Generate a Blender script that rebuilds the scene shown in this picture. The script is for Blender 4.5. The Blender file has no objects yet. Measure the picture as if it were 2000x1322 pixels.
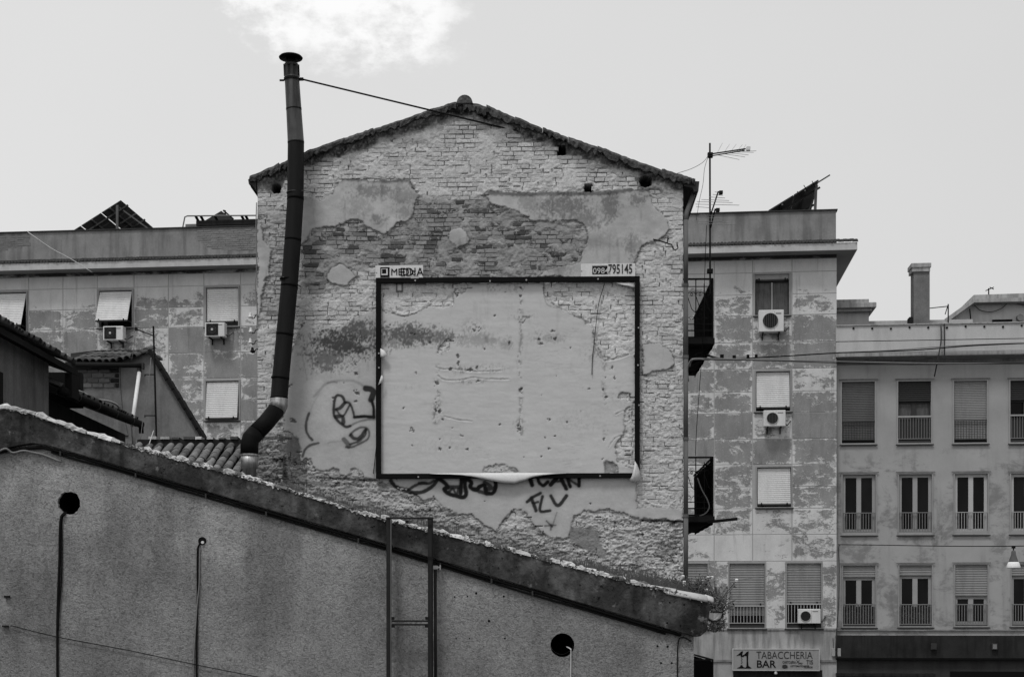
import bpy, math, random
import numpy as np
from mathutils import Vector
R = math.radians
random.seed(7)

# ------------------------------------------------------------------ camera, world, sun
SC = bpy.context.scene
col = SC.collection
FPX, CXP, HZP, ZC = 2800.0, 1000.0, 1200.0, 5.0      # focal length in photo pixels, principal column, horizon row, eye height
cam_d = bpy.data.cameras.new('camera')
cam_d.sensor_width = 36.0
cam_d.lens = FPX * 36.0 / 2000.0
cam_d.shift_y = (HZP - 661.0) / 2000.0
cam_d.clip_end = 5000
cam = bpy.data.objects.new('camera', cam_d)
col.objects.link(cam)
cam.location = (0, 0, ZC)
cam.rotation_euler = (R(90), 0, 0)
SC.camera = cam

SUN_EL, SUN_AZ = 63.0, 208.0     # azimuth clockwise from +Y (north): high, behind the camera and a little to its left
world = bpy.data.worlds.new('World')
SC.world = world
world.use_nodes = True
wt = world.node_tree
for n in list(wt.nodes):
    wt.nodes.remove(n)

def wn(t, **k):
    n = wt.nodes.new(t)
    for a, b in k.items():
        setattr(n, a, b)
    return n
def wmath(op, a, b=None, clamp=False):
    n = wn('ShaderNodeMath', operation=op, use_clamp=clamp)
    for i, v in enumerate((a, b)):
        if v is None:
            continue
        if isinstance(v, (int, float)):
            n.inputs[i].default_value = v
        else:
            wt.links.new(v, n.inputs[i])
    return n.outputs[0]
sky = wn('ShaderNodeTexSky', sky_type='NISHITA', sun_disc=False)
sky.sun_elevation = R(SUN_EL)
sky.sun_rotation = R(SUN_AZ)
sky.dust_density = 3.0
bw = wn('ShaderNodeRGBToBW')
wt.links.new(sky.outputs[0], bw.inputs[0])
tc = wn('ShaderNodeTexCoord')
def wnoise(scale, detail, rough, sz=1.0, off=0.0):
    m = wn('ShaderNodeMapping')
    m.inputs['Scale'].default_value = (scale, scale, scale * sz)
    m.inputs['Location'].default_value = (off, off * .7, off * .3)
    wt.links.new(tc.outputs['Generated'], m.inputs[0])
    n = wn('ShaderNodeTexNoise')
    n.inputs['Scale'].default_value = 1.0
    n.inputs['Detail'].default_value = detail
    n.inputs['Roughness'].default_value = rough
    wt.links.new(m.outputs[0], n.inputs[0])
    return n.outputs[0]
def wdot(v):
    d = Vector(v).normalized()
    n = wn('ShaderNodeVectorMath', operation='DOT_PRODUCT')
    wt.links.new(tc.outputs['Generated'], n.inputs[0])
    n.inputs[1].default_value = d
    return n.outputs['Value']
def wramp(val, a, b):
    n = wn('ShaderNodeMapRange', interpolation_type='SMOOTHSTEP')
    wt.links.new(val, n.inputs[0])
    n.inputs[1].default_value = a
    n.inputs[2].default_value = b
    return n.outputs[0]
def pdir(px, py):
    return ((px - CXP) / FPX, 1.0, (HZP - py) / FPX)
# pale overcast veil over the whole dome, a few bright cumulus bits
veil = wmath('MULTIPLY_ADD', wnoise(1.6, 4, .55, 1.5, 3.0), .9)
veil.node.inputs[2].default_value = 6.2
# veil a little brighter to the left of the view, as a wide soft change over the dome
side = wmath('MULTIPLY', wdot((-1, .25, .1)), 1.25)
veil = wmath('ADD', veil, side)
base = wmath('ADD', veil, wmath('MULTIPLY', bw.outputs[0], .05))
cn = wnoise(19, 12, .66, 1.7, 1.3)
big = wramp(wnoise(2.2, 2, .5, 1.0, 9.0), .62, .75)
patch = wmath('ADD', wramp(wdot(pdir(500, 10)), .9992, .99995), wramp(wdot(pdir(690, -12)), .9976, .9998), True)
patch = wmath('ADD', patch, wmath('MULTIPLY', wramp(wdot(pdir(830, 25)), .9992, .9999), .6), True)
patch = wmath('MAXIMUM', patch, wmath('MULTIPLY', big, .5))
cld = wmath('MULTIPLY', wramp(wmath('ADD', cn, wmath('MULTIPLY', patch, .17)), .545, .76), wmath('POWER', patch, .6), True)
tot = wmath('ADD', base, wmath('MULTIPLY', cld, 2.6))
bg = wn('ShaderNodeBackground')
bg.inputs[1].default_value = 0.1
comb = wn('ShaderNodeCombineColor')
for i in range(3):
    wt.links.new(tot, comb.inputs[i])
wt.links.new(comb.outputs[0], bg.inputs[0])
wo = wn('ShaderNodeOutputWorld')
wt.links.new(bg.outputs[0], wo.inputs[0])

sun_d = bpy.data.lights.new('sun', 'SUN')
sun_d.energy = 1.45
sun_d.angle = R(12)
sun_d.color = (1, 1, 1)
sun = bpy.data.objects.new('sun', sun_d)
col.objects.link(sun)
sv = Vector((math.sin(R(SUN_AZ)) * math.cos(R(SUN_EL)), math.cos(R(SUN_AZ)) * math.cos(R(SUN_EL)), math.sin(R(SUN_EL))))
sun.rotation_euler = sv.to_track_quat('Z', 'Y').to_euler()
SC.view_settings.view_transform = 'Standard'
SC.view_settings.look = 'None'
SC.view_settings.exposure = 0.0
SC.view_settings.gamma = 1.0
SC.view_settings.use_curve_mapping = False
SC.cycles.max_bounces = 5

# ------------------------------------------------------------------ frames: pixel -> point on a real plane
class Fr:
    """a vertical plane: origin, yaw; local x along it, y away from the camera, z up"""
    def __init__(s, px, Y, yaw):
        s.O = np.array([(px - CXP) / FPX * Y, Y]); s.yaw = R(yaw)
        s.u = np.array([math.cos(s.yaw), -math.sin(s.yaw)])
        s.n = np.array([math.sin(s.yaw), math.cos(s.yaw)])
    def p(s, px, py, d=0.0):
        r = np.array([(px - CXP) / FPX, 1.0])
        t = (s.O @ s.n + d) / (r @ s.n)
        return float(t * (r @ s.u) - s.O @ s.u), float(ZC + (HZP - py) / FPX * t)
    def x(s, px, d=0.0): return s.p(px, 0, d)[0]
    def pix(s, S, Z, d=0.0):
        X = s.O[0] + S * s.u[0] + d * s.n[0]; Y = s.O[1] + S * s.u[1] + d * s.n[1]
        return CXP + X / Y * FPX, HZP - (Z - ZC) / Y * FPX
    def world(s, S, d, z):
        q = s.O + S * s.u + d * s.n
        return (float(q[0]), float(q[1]), float(z))
WF = Fr(CXP, 0.0, 0.0); WF.O = np.array([0.0, 0.0])
GF = Fr(1335, 22.4, 1.6)      # gable house
AF = Fr(1510, 46.7, 5.7)      # apartment block
BF = Fr(1637, 46.75, 5.3)     # lower block on the right
FF = Fr(1355, 19.0, 1.6)      # foreground wall

# ------------------------------------------------------------------ mesh helpers
class MB:
    def __init__(s): s.v = []; s.f = []
    def add(s, vs, fs):
        o = len(s.v); s.v += [tuple(map(float, q)) for q in vs]; s.f += [tuple(i + o for i in f) for f in fs]; return s
    def box(s, x0, x1, y0, y1, z0, z1):
        return s.add([(x0,y0,z0),(x1,y0,z0),(x1,y1,z0),(x0,y1,z0),(x0,y0,z1),(x1,y0,z1),(x1,y1,z1),(x0,y1,z1)],
                     [(0,1,5,4),(1,2,6,5),(2,3,7,6),(3,0,4,7),(4,5,6,7),(3,2,1,0)])
    def prism(s, poly, y0, y1):
        n = len(poly)
        vs = [(a, y0, b) for a, b in poly] + [(a, y1, b) for a, b in poly]
        fs = [tuple(range(n)), tuple(range(2*n-1, n-1, -1))] + [(i, i+n, (i+1)%n+n, (i+1)%n) for i in range(n)]
        return s.add(vs, fs)
    def tube(s, pts, r, n=8, cap=True):
        P = [Vector(p) for p in pts]
        rs = r if isinstance(r, (list, tuple)) else [r]*len(P)
        vs = []; fs = []
        up0 = None
        for i, p in enumerate(P):
            a = P[max(i-1,0)]; b = P[min(i+1,len(P)-1)]
            t = (b-a).normalized()
            if up0 is None:
                up0 = Vector((0,0,1)) if abs(t.z) < .9 else Vector((1,0,0))
            q = t.cross(up0)
            if q.length < 1e-4: q = t.cross(Vector((0,1,0)))
            q.normalize(); w = q.cross(t).normalized(); up0 = w
            for k in range(n):
                an = 2*math.pi*k/n
                vs.append(p + (q*math.cos(an) + w*math.sin(an))*rs[i])
        for i in range(len(P)-1):
            for k in range(n):
                fs.append((i*n+k, i*n+(k+1)%n, (i+1)*n+(k+1)%n, (i+1)*n+k))
        if cap:
            fs.append(tuple(range(n-1,-1,-1))); fs.append(tuple(range((len(P)-1)*n, len(P)*n)))
        return s.add(vs, fs)
    def bar(s, a, b, w, h):
        """box bar from a to b, w across (horizontal-ish), h the other way"""
        a = Vector(a); b = Vector(b); t = (b-a).normalized()
        up = Vector((0,1,0)) if abs(t.y) < .9 else Vector((0,0,1))
        q = t.cross(up).normalized()*w/2; k = q.cross(t).normalized()*h/2
        vs = [a-q-k, a+q-k, a+q+k, a-q+k, b-q-k, b+q-k, b+q+k, b-q+k]
        return s.add(vs, [(0,1,5,4),(1,2,6,5),(2,3,7,6),(3,0,4,7),(4,5,6,7),(3,2,1,0)])
    def build(s, name, mat, parent=None, off=(0,0,0), smooth=False, bevel=0.0):
        me = bpy.data.meshes.new(name)
        me.from_pydata([(a-off[0], b-off[1], c-off[2]) for a,b,c in s.v], [], s.f)
        if smooth: me.shade_smooth()
        if mat: me.materials.append(mat)
        me.update()
        o = bpy.data.objects.new(name, me); col.objects.link(o)
        if parent: o.parent = parent
        if bevel:
            m = o.modifiers.new('bevel', 'BEVEL'); m.width = bevel; m.segments = 2; m.limit_method = 'ANGLE'
        return o

def tag(o, label=None, cat=None, group=None, kind=None):
    if label: o['label'] = label
    if cat: o['category'] = cat
    if group: o['group'] = group
    if kind: o['kind'] = kind
    return o
def thing(name, label, cat, fr, base, group=None):
    o = bpy.data.objects.new(name, None); col.objects.link(o)
    o.empty_display_size = .2
    o.location = fr.world(*base); o.rotation_euler = (0, 0, -fr.yaw)
    return tag(o, label, cat, group)
def place(o, fr):
    """put a top-level mesh that is written in frame coordinates"""
    o.location = (float(fr.O[0]), float(fr.O[1]), 0); o.rotation_euler = (0, 0, -fr.yaw); return o
def wall_holes(x0, x1, z0, z1, holes, d0, depth, mb=None):
    """front face at d0 with rectangular holes and reveals"""
    mb = mb or MB()
    xs = sorted({x0, x1, *[h[0] for h in holes], *[h[1] for h in holes]}); xs = [x for x in xs if x0 <= x <= x1]
    zs = sorted({z0, z1, *[h[2] for h in holes], *[h[3] for h in holes]}); zs = [z for z in zs if z0 <= z <= z1]
    for i in range(len(xs)-1):
        for j in range(len(zs)-1):
            cx, cz = (xs[i]+xs[i+1])/2, (zs[j]+zs[j+1])/2
            if any(h[0] < cx < h[1] and h[2] < cz < h[3] for h in holes): continue
            mb.add([(xs[i],d0,zs[j]),(xs[i+1],d0,zs[j]),(xs[i+1],d0,zs[j+1]),(xs[i],d0,zs[j+1])], [(0,1,2,3)])
    for a, b, c, e in holes:
        mb.add([(a,d0,c),(b,d0,c),(b,d0,e),(a,d0,e),(a,d0+depth,c),(b,d0+depth,c),(b,d0+depth,e),(a,d0+depth,e)],
               [(0,4,5,1),(1,5,6,2),(2,6,7,3),(3,7,4,0)])
    return mb

# ------------------------------------------------------------------ materials (the photograph is black and white, so all are greys)
def new_mat(name, rough=.9, metal=0.0, spec=.25):
    m = bpy.data.materials.new(name); m.use_nodes = True
    nt = m.node_tree; b = nt.nodes['Principled BSDF']
    b.inputs['Roughness'].default_value = rough
    b.inputs['Metallic'].default_value = metal
    b.inputs['Specular IOR Level'].default_value = spec
    return m, nt, b
class G:
    """tiny node-graph helper for grey procedural materials"""
    def __init__(s, nt):
        s.nt = nt
        g = nt.nodes.new('ShaderNodeNewGeometry'); s.pos = g.outputs['Position']
    def noise(s, scale, detail=4, rough=.55, stretch=(1,1,1), off=(0,0,0), dist=0.0, vec=None):
        m = s.nt.nodes.new('ShaderNodeMapping')
        m.inputs['Scale'].default_value = tuple(scale*k for k in stretch); m.inputs['Location'].default_value = off
        s.nt.links.new(vec or s.pos, m.inputs[0])
        n = s.nt.nodes.new('ShaderNodeTexNoise'); n.inputs['Scale'].default_value = 1.0
        n.inputs['Detail'].default_value = detail; n.inputs['Roughness'].default_value = rough; n.inputs['Distortion'].default_value = dist
        s.nt.links.new(m.outputs[0], n.inputs[0]); return n.outputs[0]
    def math(s, op, a, b=None, c=None, clamp=False):
        n = s.nt.nodes.new('ShaderNodeMath'); n.operation = op; n.use_clamp = clamp
        for i, v in enumerate((a,b,c)):
            if v is None: continue
            if isinstance(v,(int,float)): n.inputs[i].default_value = v
            else: s.nt.links.new(v, n.inputs[i])
        return n.outputs[0]
    def ramp(s, v, a, b, lo=0.0, hi=1.0):
        n = s.nt.nodes.new('ShaderNodeMapRange'); n.interpolation_type = 'SMOOTHSTEP'
        s.nt.links.new(v, n.inputs[0])
        for i, q in zip((1,2,3,4),(a,b,lo,hi)): n.inputs[i].default_value = q
        return n.outputs[0]
    def mix(s, f, a, b):
        n = s.nt.nodes.new('ShaderNodeMix'); n.data_type = 'FLOAT'
        for i, v in zip((0,2,3),(f,a,b)):
            if isinstance(v,(int,float)): n.inputs[i].default_value = v
            else: s.nt.links.new(v, n.inputs[i])
        return n.outputs[0]
    def sep(s):
        n = s.nt.nodes.new('ShaderNodeSeparateXYZ'); s.nt.links.new(s.pos, n.inputs[0]); return n.outputs
    def attr(s, name):
        n = s.nt.nodes.new('ShaderNodeAttribute'); n.attribute_name = name; return n
    def grey(s, v, b):
        c = s.nt.nodes.new('ShaderNodeCombineColor')
        for i in range(3): s.nt.links.new(v, c.inputs[i])
        s.nt.links.new(c.outputs[0], b.inputs['Base Color'])
    def bump(s, h, b, dist=.01, strength=1.0):
        n = s.nt.nodes.new('ShaderNodeBump'); n.inputs['Distance'].default_value = dist; n.inputs['Strength'].default_value = strength
        s.nt.links.new(h, n.inputs['Height']); s.nt.links.new(n.outputs[0], b.inputs['Normal'])
    def rand(s):
        n = s.nt.nodes.new('ShaderNodeObjectInfo'); return n.outputs['Random']

def mottled(name, val, amp=.3, scale=2.0, fine=40.0, bump=.004, streak=.0, rough=.92, spec=.06, metal=0.0, rnd=0.0, famp=.15):
    m, nt, b = new_mat(name, rough, metal, spec); g = G(nt)
    n1 = g.noise(scale, 5, .6); n2 = g.noise(fine, 3, .6)
    v = g.math('MULTIPLY_ADD', g.math('SUBTRACT', n1, .5), amp*2.2, 1.0)
    v = g.math('MULTIPLY', v, g.math('MULTIPLY_ADD', g.math('SUBTRACT', n2, .5), famp*2.2, 1.0))
    if streak:
        st = g.noise(scale*3, 4, .6, (1,1,.12), (3,1,0))
        v = g.math('MULTIPLY', v, g.math('MULTIPLY_ADD', g.ramp(st, .42, .68), -streak, 1.0))
    if rnd:
        v = g.math('MULTIPLY', v, g.math('MULTIPLY_ADD', g.math('SUBTRACT', g.rand(), .5), 2*rnd, 1.0))
    v = g.math('MULTIPLY', v, val)
    g.grey(g.math('MAXIMUM', v, .008), b)
    if bump: g.bump(n2, b, bump)
    return m
M = {}
M['black_paint_and_shade'] = mottled('black_paint_and_shade', .008, .2, 3, 60, .001, rough=.6, spec=.05)  # black paint, also used to colour in the shade inside holes
M['flue_black'] = mottled('flue_black', .009, .6, 2.5, 30, .001, streak=.4, rough=.6, spec=.05)
M['flue_faded'] = mottled('flue_faded', .045, .8, 3.5, 30, .001, streak=.6, rough=.5, spec=.15)
M['galv'] = mottled('galvanised_steel', .42, .3, 8, 50, .0005, streak=.4, rough=.48, metal=.9)
M['dark_iron'] = mottled('dark_iron', .014, .3, 4, 60, .0005, rough=.6, spec=.08)
M['drainpipe'] = mottled('drainpipe_metal', .13, .3, 2, 40, .0008, streak=.3, rough=.6)
M['steel_frame'] = mottled('weathered_steel', .03, .5, 3, 40, .0005, streak=.4, rough=.5, metal=.2, spec=.1)
M['white_plastic'] = mottled('white_plastic', .72, .06, 2, 30, 0, streak=.08, rough=.5)
M['off_white'] = mottled('aged_white_enamel', .52, .1, 2, 30, 0, streak=.12, rough=.6)
M['white_sign'] = mottled('white_sign_face', .74, .05, 4, 30, 0, streak=.06, rough=.5)
M['paper'] = mottled('torn_paper', .72, .1, 6, 30, .001, rough=.9)
M['grey_grille'] = mottled('dark_grille', .02, .1, 5, 60, 0, rough=.6, spec=.1)
M['shutter_white'] = mottled('pale_roller_slats', .74, .06, 1.5, 20, 0, streak=.10, rough=.6)
M['shutter_mid'] = mottled('grey_roller_slats', .30, .1, 1.5, 20, 0, streak=.15, rough=.6)
M['shutter_dark'] = mottled('dark_roller_slats', .15, .1, 1.5, 20, 0, streak=.12, rough=.6)
M['shutter_black'] = mottled('very_dark_slats', .05, .1, 1.5, 20, 0, rough=.6)
M['alu'] = mottled('window_trim_metal', .34, .1, 3, 30, 0, streak=.15, rough=.55)
M['frame_grey'] = mottled('painted_window_frame', .36, .1, 3, 30, 0, rough=.6)
M['frame_white'] = mottled('white_window_frame', .5, .08, 3, 30, 0, rough=.6)
M['trim_dark'] = mottled('dark_window_trim', .05, .1, 3, 30, 0, rough=.6, spec=.1)
M['curtain'] = mottled('grey_curtain', .12, .25, 6, 30, 0, streak=.3, rough=.9)
M['rail'] = mottled('grey_railing_paint', .22, .1, 3, 30, 0, rough=.6)
M['rail_light'] = mottled('pale_railing_paint', .40, .1, 3, 30, 0, rough=.6)
M['cloth_dark'] = mottled('dark_balcony_screen', .008, .2, 6, 80, .001, rough=.9, spec=.02)
M['cable_black'] = mottled('black_cable', .01, .1, 3, 30, 0, rough=.6, spec=.05)
M['cable_grey'] = mottled('grey_cable', .22, .1, 3, 30, 0, rough=.6)
M['cable_white'] = mottled('white_cable', .55, .1, 3, 30, 0, rough=.6)
M['porcelain'] = mottled('white_porcelain', .7, .05, 3, 30, 0, rough=.25, spec=.5)
M['tile'] = mottled('weathered_clay_tile', .19, .5, 9, 60, .004, rnd=.45, famp=.3)
M['tile_dark'] = mottled('dark_clay_tile', .10, .4, 9, 60, .004, rnd=.4, famp=.3)
M['tile_edge'] = mottled('lichened_verge_tile', .085, .8, 7, 24, .02, rnd=.25, famp=1.1)
M['roof_dark'] = mottled('dark_roof_underside', .02, .3, 3, 30, .003, spec=.05)
M['asphalt'] = mottled('asphalt', .06, .25, .6, 20, .004)
M['dark_room'] = mottled('dark_room', .02, .2, 2, 10, 0)
M['solar'] = mottled('solar_panel_back', .045, .2, 3, 20, 0, rough=.5)
M['concrete_pale'] = mottled('pale_concrete', .42, .25, 2.5, 30, .004, streak=.35)
M['chimney_render'] = mottled('chimney_render', .18, .5, 2.2, 25, .006, famp=.3)
M['hut_white'] = mottled('white_roof_hut', .55, .1, 1, 20, .002, streak=.15)
M['stone'] = mottled('pale_coping_mortar', .60, .35, 12, 60, .01, rnd=.3, famp=.35)
M['stone_dark'] = mottled('dark_coping_mortar', .14, .5, 9, 50, .012, rnd=.3, famp=.4)
M['weed'] = mottled('dry_weeds', .10, .5, 6, 30, 0)
M['weed_pale'] = mottled('pale_leaves', .17, .4, 8, 30, 0)
M['flower'] = mottled('white_petals', .75, .05, 8, 30, 0)
M['shed_plaster'] = mottled('shed_plaster', .20, .6, 1.8, 25, .006, streak=.25, famp=.25)
M['shed_plaster_pale'] = mottled('pale_shed_plaster', .25, .45, 1.4, 25, .004, streak=.25, famp=.2)
M['dark_wall'] = mottled('dark_and_shaded_wall', .032, .5, 2, 25, .006, streak=.3)
M['block'] = mottled('hollow_clay_block', .15, .35, 7, 40, .006, rnd=.4)
M['lettering'] = mottled('black_lettering', .01, .05, 5, 50, 0, rough=.6, spec=.05)
M['lettering_grey'] = mottled('grey_lettering', .045, .05, 5, 50, 0, rough=.6)
M['lettering_white'] = mottled('white_lettering', .6, .05, 5, 50, 0, rough=.6)
M['sign_face'] = mottled('bar_sign_face', .33, .06, 2, 30, 0, streak=.1, rough=.5)
M['lamp_white'] = mottled('lamp_diffuser', .85, .02, 5, 50, 0, rough=.4)
def glass_mat():
    m, nt, b = new_mat('dark_window_glass', .06, 0, .12); g = G(nt)
    v = g.ramp(g.noise(.9, 3, .6, (1,1,.5)), .35, .8, .003, .014); g.grey(v, b)
    g.bump(g.noise(1.5, 1, .5), b, .01, .3); return m
M['glass'] = glass_mat()
def attr_mat(name, brick=False):
    m, nt, b = new_mat(name, .95, 0, .02); g = G(nt)
    a = g.attr('alb'); sp = nt.nodes.new('ShaderNodeSeparateColor'); nt.links.new(a.outputs['Color'], sp.inputs[0])
    v = sp.outputs[0]
    n1 = g.noise(70, 4, .65); n2 = g.noise(22, 4, .6, (1,1,1), (5,2,1))
    if brick:
        # lime wash and smeared mortar left on the face in patches; the second channel says how much
        thr = g.math('ADD', n2, g.math('MULTIPLY_ADD', g.math('SUBTRACT', n1, .5), .5, 0.0))
        w = g.ramp(g.math('ADD', thr, g.math('SUBTRACT', sp.outputs[1], .5)), .47, .56)
        v = g.mix(w, v, sp.outputs[2])
    ga = 1.0 if brick else sp.outputs[1]      # second channel of the skin: how grainy it is here
    v = g.math('MULTIPLY', v, g.math('MULTIPLY_ADD', g.math('MULTIPLY', g.math('SUBTRACT', n1, .5), ga), .9, 1.0))
    v = g.math('MULTIPLY', v, g.math('MULTIPLY_ADD', g.math('MULTIPLY', g.math('SUBTRACT', n2, .5), ga), .7, 1.0))
    g.grey(g.math('MAXIMUM', v, .008), b)
    h = g.math('MULTIPLY', g.math('ADD', g.math('MULTIPLY', n2, 1.0), g.math('MULTIPLY', n1, .35)), ga)
    g.bump(h, b, .012, .8)
    return m
M['wall_skin'] = attr_mat('gable_plaster_and_mortar')
M['wall_brick'] = attr_mat('gable_brick', True)

def peel_mat():
    """pale paint flaking off darker render; each panel wears in its own way, keeping paint along its edges"""
    m, nt, b = new_mat('flaking_facade_paint', .9, 0, .05); g = G(nt)
    x, y, z = g.sep()
    tcn = nt.nodes.new('ShaderNodeTexCoord'); sg_ = nt.nodes.new('ShaderNodeSeparateXYZ'); nt.links.new(tcn.outputs['Generated'], sg_.inputs[0])
    eu = g.math('ABSOLUTE', g.math('SUBTRACT', sg_.outputs[0], .5)); ew = g.math('ABSOLUTE', g.math('SUBTRACT', sg_.outputs[2], .5))
    edge = g.math('MAXIMUM', g.ramp(eu, .40, .50), g.ramp(ew, .34, .50))
    n1 = g.noise(1.7, 10, .70, (1,1,1.7), (0,0,0), .6); n2 = g.noise(8, 6, .68, (1,1,1.5), (4,4,4)); nb = g.noise(.45, 2, .5, (1,1,1), (7,3,2)); n4 = g.noise(24, 4, .7, (1,1,1.3), (9,4,4))
    r = g.math('MULTIPLY', g.math('SUBTRACT', g.rand(), .5), .26)
    f = g.math('ADD', g.math('MULTIPLY_ADD', g.math('SUBTRACT', n2, .5), .40, 0.0), n1)
    f = g.math('ADD', f, g.math('MULTIPLY', g.math('SUBTRACT', n4, .5), .30))
    f = g.math('ADD', f, r)
    f = g.math('ADD', f, g.math('MULTIPLY', g.math('MULTIPLY', edge, n2), .22))
    f = g.math('ADD', f, g.math('MULTIPLY', g.math('SUBTRACT', nb, .5), .30))
    up = g.ramp(z, 15.2, 16.3); lo = g.ramp(z, 8.0, 10.8, 1.0, 0.0)
    f = g.math('ADD', f, g.math('MULTIPLY', up, .45)); f = g.math('ADD', f, g.math('MULTIPLY', lo, .09))
    k = g.ramp(f, .52, .63)
    n3 = g.noise(2.0, 6, .65, (1,1,.5), (1,8,3))
    pale = g.math('MULTIPLY_ADD', g.math('SUBTRACT', n3, .5), .40, .66)
    dark = g.math('MULTIPLY_ADD', g.math('SUBTRACT', n3, .5), .30, .275)
    dark = g.math('ADD', dark, g.math('MULTIPLY', g.ramp(n4, .54, .66), .08))
    v = g.mix(k, dark, pale)
    rs = g.noise(5, 5, .65, (1,1,.07), (2,7,5)); v = g.math('MULTIPLY', v, g.math('MULTIPLY_ADD', g.ramp(rs, .54, .72), -.25, 1.0))
    v = g.math('MULTIPLY', v, g.math('MULTIPLY_ADD', g.math('SUBTRACT', g.noise(30, 3, .6), .5), .3, 1.0))
    g.grey(v, b); g.bump(g.math('ADD', k, g.math('MULTIPLY', n2, .5)), b, .006); return m
M['peel'] = peel_mat()
M['joint'] = mottled('pale_joint_mortar', .42, .2, 2, 30, .002)
M['ap_plain'] = mottled('stained_cornice_plaster', .40, .3, 1.4, 25, .004, streak=.45)
M['ap_parapet'] = mottled('stained_parapet_render', .27, .5, 1.1, 18, .005, streak=.35)
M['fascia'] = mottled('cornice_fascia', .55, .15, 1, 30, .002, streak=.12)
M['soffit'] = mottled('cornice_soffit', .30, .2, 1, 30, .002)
M['rusty_brick'] = mottled('exposed_parapet_brick', .20, .35, 5, 35, .006, rnd=.3, famp=.3)

def rb_mat():
    m, nt, b = new_mat('old_smooth_render', .9, 0, .05); g = G(nt)
    x, y, z = g.sep()
    n1 = g.noise(.9, 10, .68, (1,1,1.3), (2,9,4), .5); n2 = g.noise(7, 6, .7, (1,1,1.5)); st = g.noise(2.5, 5, .6, (1,1,.1), (6,1,2))
    f = g.math('ADD', n1, g.math('MULTIPLY', g.math('SUBTRACT', n2, .5), .22))
    k = g.ramp(f, .47, .60)
    mid = g.math('MULTIPLY', g.ramp(z, 9.8, 10.6, 1.0, 0.0), 1.0)
    k = g.math('MULTIPLY', k, mid)
    v = g.mix(k, .40, .25)
    fine = g.math('MULTIPLY', g.ramp(g.noise(3.2, 6, .7, (1,1,2)), .60, .66), g.math('MULTIPLY', k, 1.0))
    v = g.mix(fine, v, .34)
    v = g.math('MULTIPLY', v, g.math('MULTIPLY_ADD', g.ramp(st, .5, .75), -.25, 1.0))
    v = g.math('MULTIPLY', v, g.math('MULTIPLY_ADD', g.math('SUBTRACT', g.noise(1.1, 3, .6), .5), .35, 1.0))
    v = g.math('MULTIPLY', v, g.math('MULTIPLY_ADD', g.math('SUBTRACT', g.noise(26, 3, .6), .5), .16, 1.0))
    g.grey(v, b); g.bump(n2, b, .004); return m
M['rb'] = rb_mat()
def rough_render():
    m, nt, b = new_mat('rough_cast_render', .95, 0, .02); g = G(nt)
    n1 = g.noise(.8, 5, .6); n1b = g.noise(3.2, 5, .6, (1,1,1), (5,5,1)); n2 = g.noise(27, 5, .72, (1,1,1), (1,2,3), .9); n3 = g.noise(48, 3, .7); st = g.noise(1.6, 4, .6, (1,1,.25), (3,8,1))
    v = g.math('MULTIPLY_ADD', g.math('SUBTRACT', n1, .5), 1.0, 1.0)
    v = g.math('MULTIPLY', v, g.math('MULTIPLY_ADD', g.math('SUBTRACT', n1b, .5), .55, 1.0))
    v = g.math('MULTIPLY', v, g.math('MULTIPLY_ADD', g.ramp(n2, .34, .56), .48, .60))
    v = g.math('MULTIPLY', v, g.math('MULTIPLY_ADD', g.math('SUBTRACT', n3, .5), .8, 1.0))
    v = g.math('MULTIPLY', v, g.math('MULTIPLY_ADD', g.ramp(st, .42, .7), -.30, 1.0))
    x, y, z = g.sep()
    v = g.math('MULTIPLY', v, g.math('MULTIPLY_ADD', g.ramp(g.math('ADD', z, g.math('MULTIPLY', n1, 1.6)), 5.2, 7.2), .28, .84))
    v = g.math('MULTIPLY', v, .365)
    g.grey(g.math('MAXIMUM', v, .01), b); g.bump(g.math('ADD', n2, g.math('MULTIPLY', n3, .5)), b, .03); return m
M['rough_render'] = rough_render()
def band_mat():
    m, nt, b = new_mat('stained_parapet_concrete', .95, 0, .1); g = G(nt)
    n1 = g.noise(1.9, 7, .65); n2 = g.noise(14, 5, .68); st = g.noise(3.5, 5, .6, (1,1,.2), (3,8,1)); sp = g.noise(6, 6, .68, (1,1,1), (8,8,1)); pk = g.noise(24, 3, .6, (1,1,.8), (2,2,2))
    v = g.mix(g.ramp(n1, .42, .66), .042, .125)
    v = g.math('MULTIPLY', v, g.math('MULTIPLY_ADD', g.ramp(st, .48, .66), -.5, 1.0))
    v = g.math('MULTIPLY', v, g.math('MULTIPLY_ADD', g.math('SUBTRACT', n2, .5), 1.4, 1.0))
    v = g.mix(g.ramp(sp, .60, .70), v, .17)
    v = g.math('MULTIPLY', v, g.math('MULTIPLY_ADD', g.ramp(pk, .62, .68), -.7, 1.0))
    g.grey(g.math('MAXIMUM', v, .008), b); g.bump(n2, b, .02); return m
M['band'] = band_mat()

def text(s, size, mat, parent, loc, sx=1.0, off=0.0, name='lettering', rz=0.0):
    c = bpy.data.curves.new(name, 'FONT'); c.body = s; c.size = size; c.extrude = .004; c.offset = off
    c.resolution_u = 3
    c.materials.append(mat)
    o = bpy.data.objects.new(name, c); col.objects.link(o); o.parent = parent
    bpy.context.view_layer.update()
    me = bpy.data.meshes.new_from_object(o)
    bpy.data.objects.remove(o); bpy.data.curves.remove(c)
    o = bpy.data.objects.new(name, me); col.objects.link(o); o.parent = parent
    o.location = loc; o.rotation_euler = (R(90), 0, rz); o.scale = (sx, 1, 1); o['kind'] = 'stuff'
    return o

# ------------------------------------------------------------------ ground
g_ = MB().add([(-600,-300,0),(600,-300,0),(600,1500,0),(-600,1500,0)], [(0,1,2,3)]).build('ground', M['asphalt'])
tag(g_, kind='structure')

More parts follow.
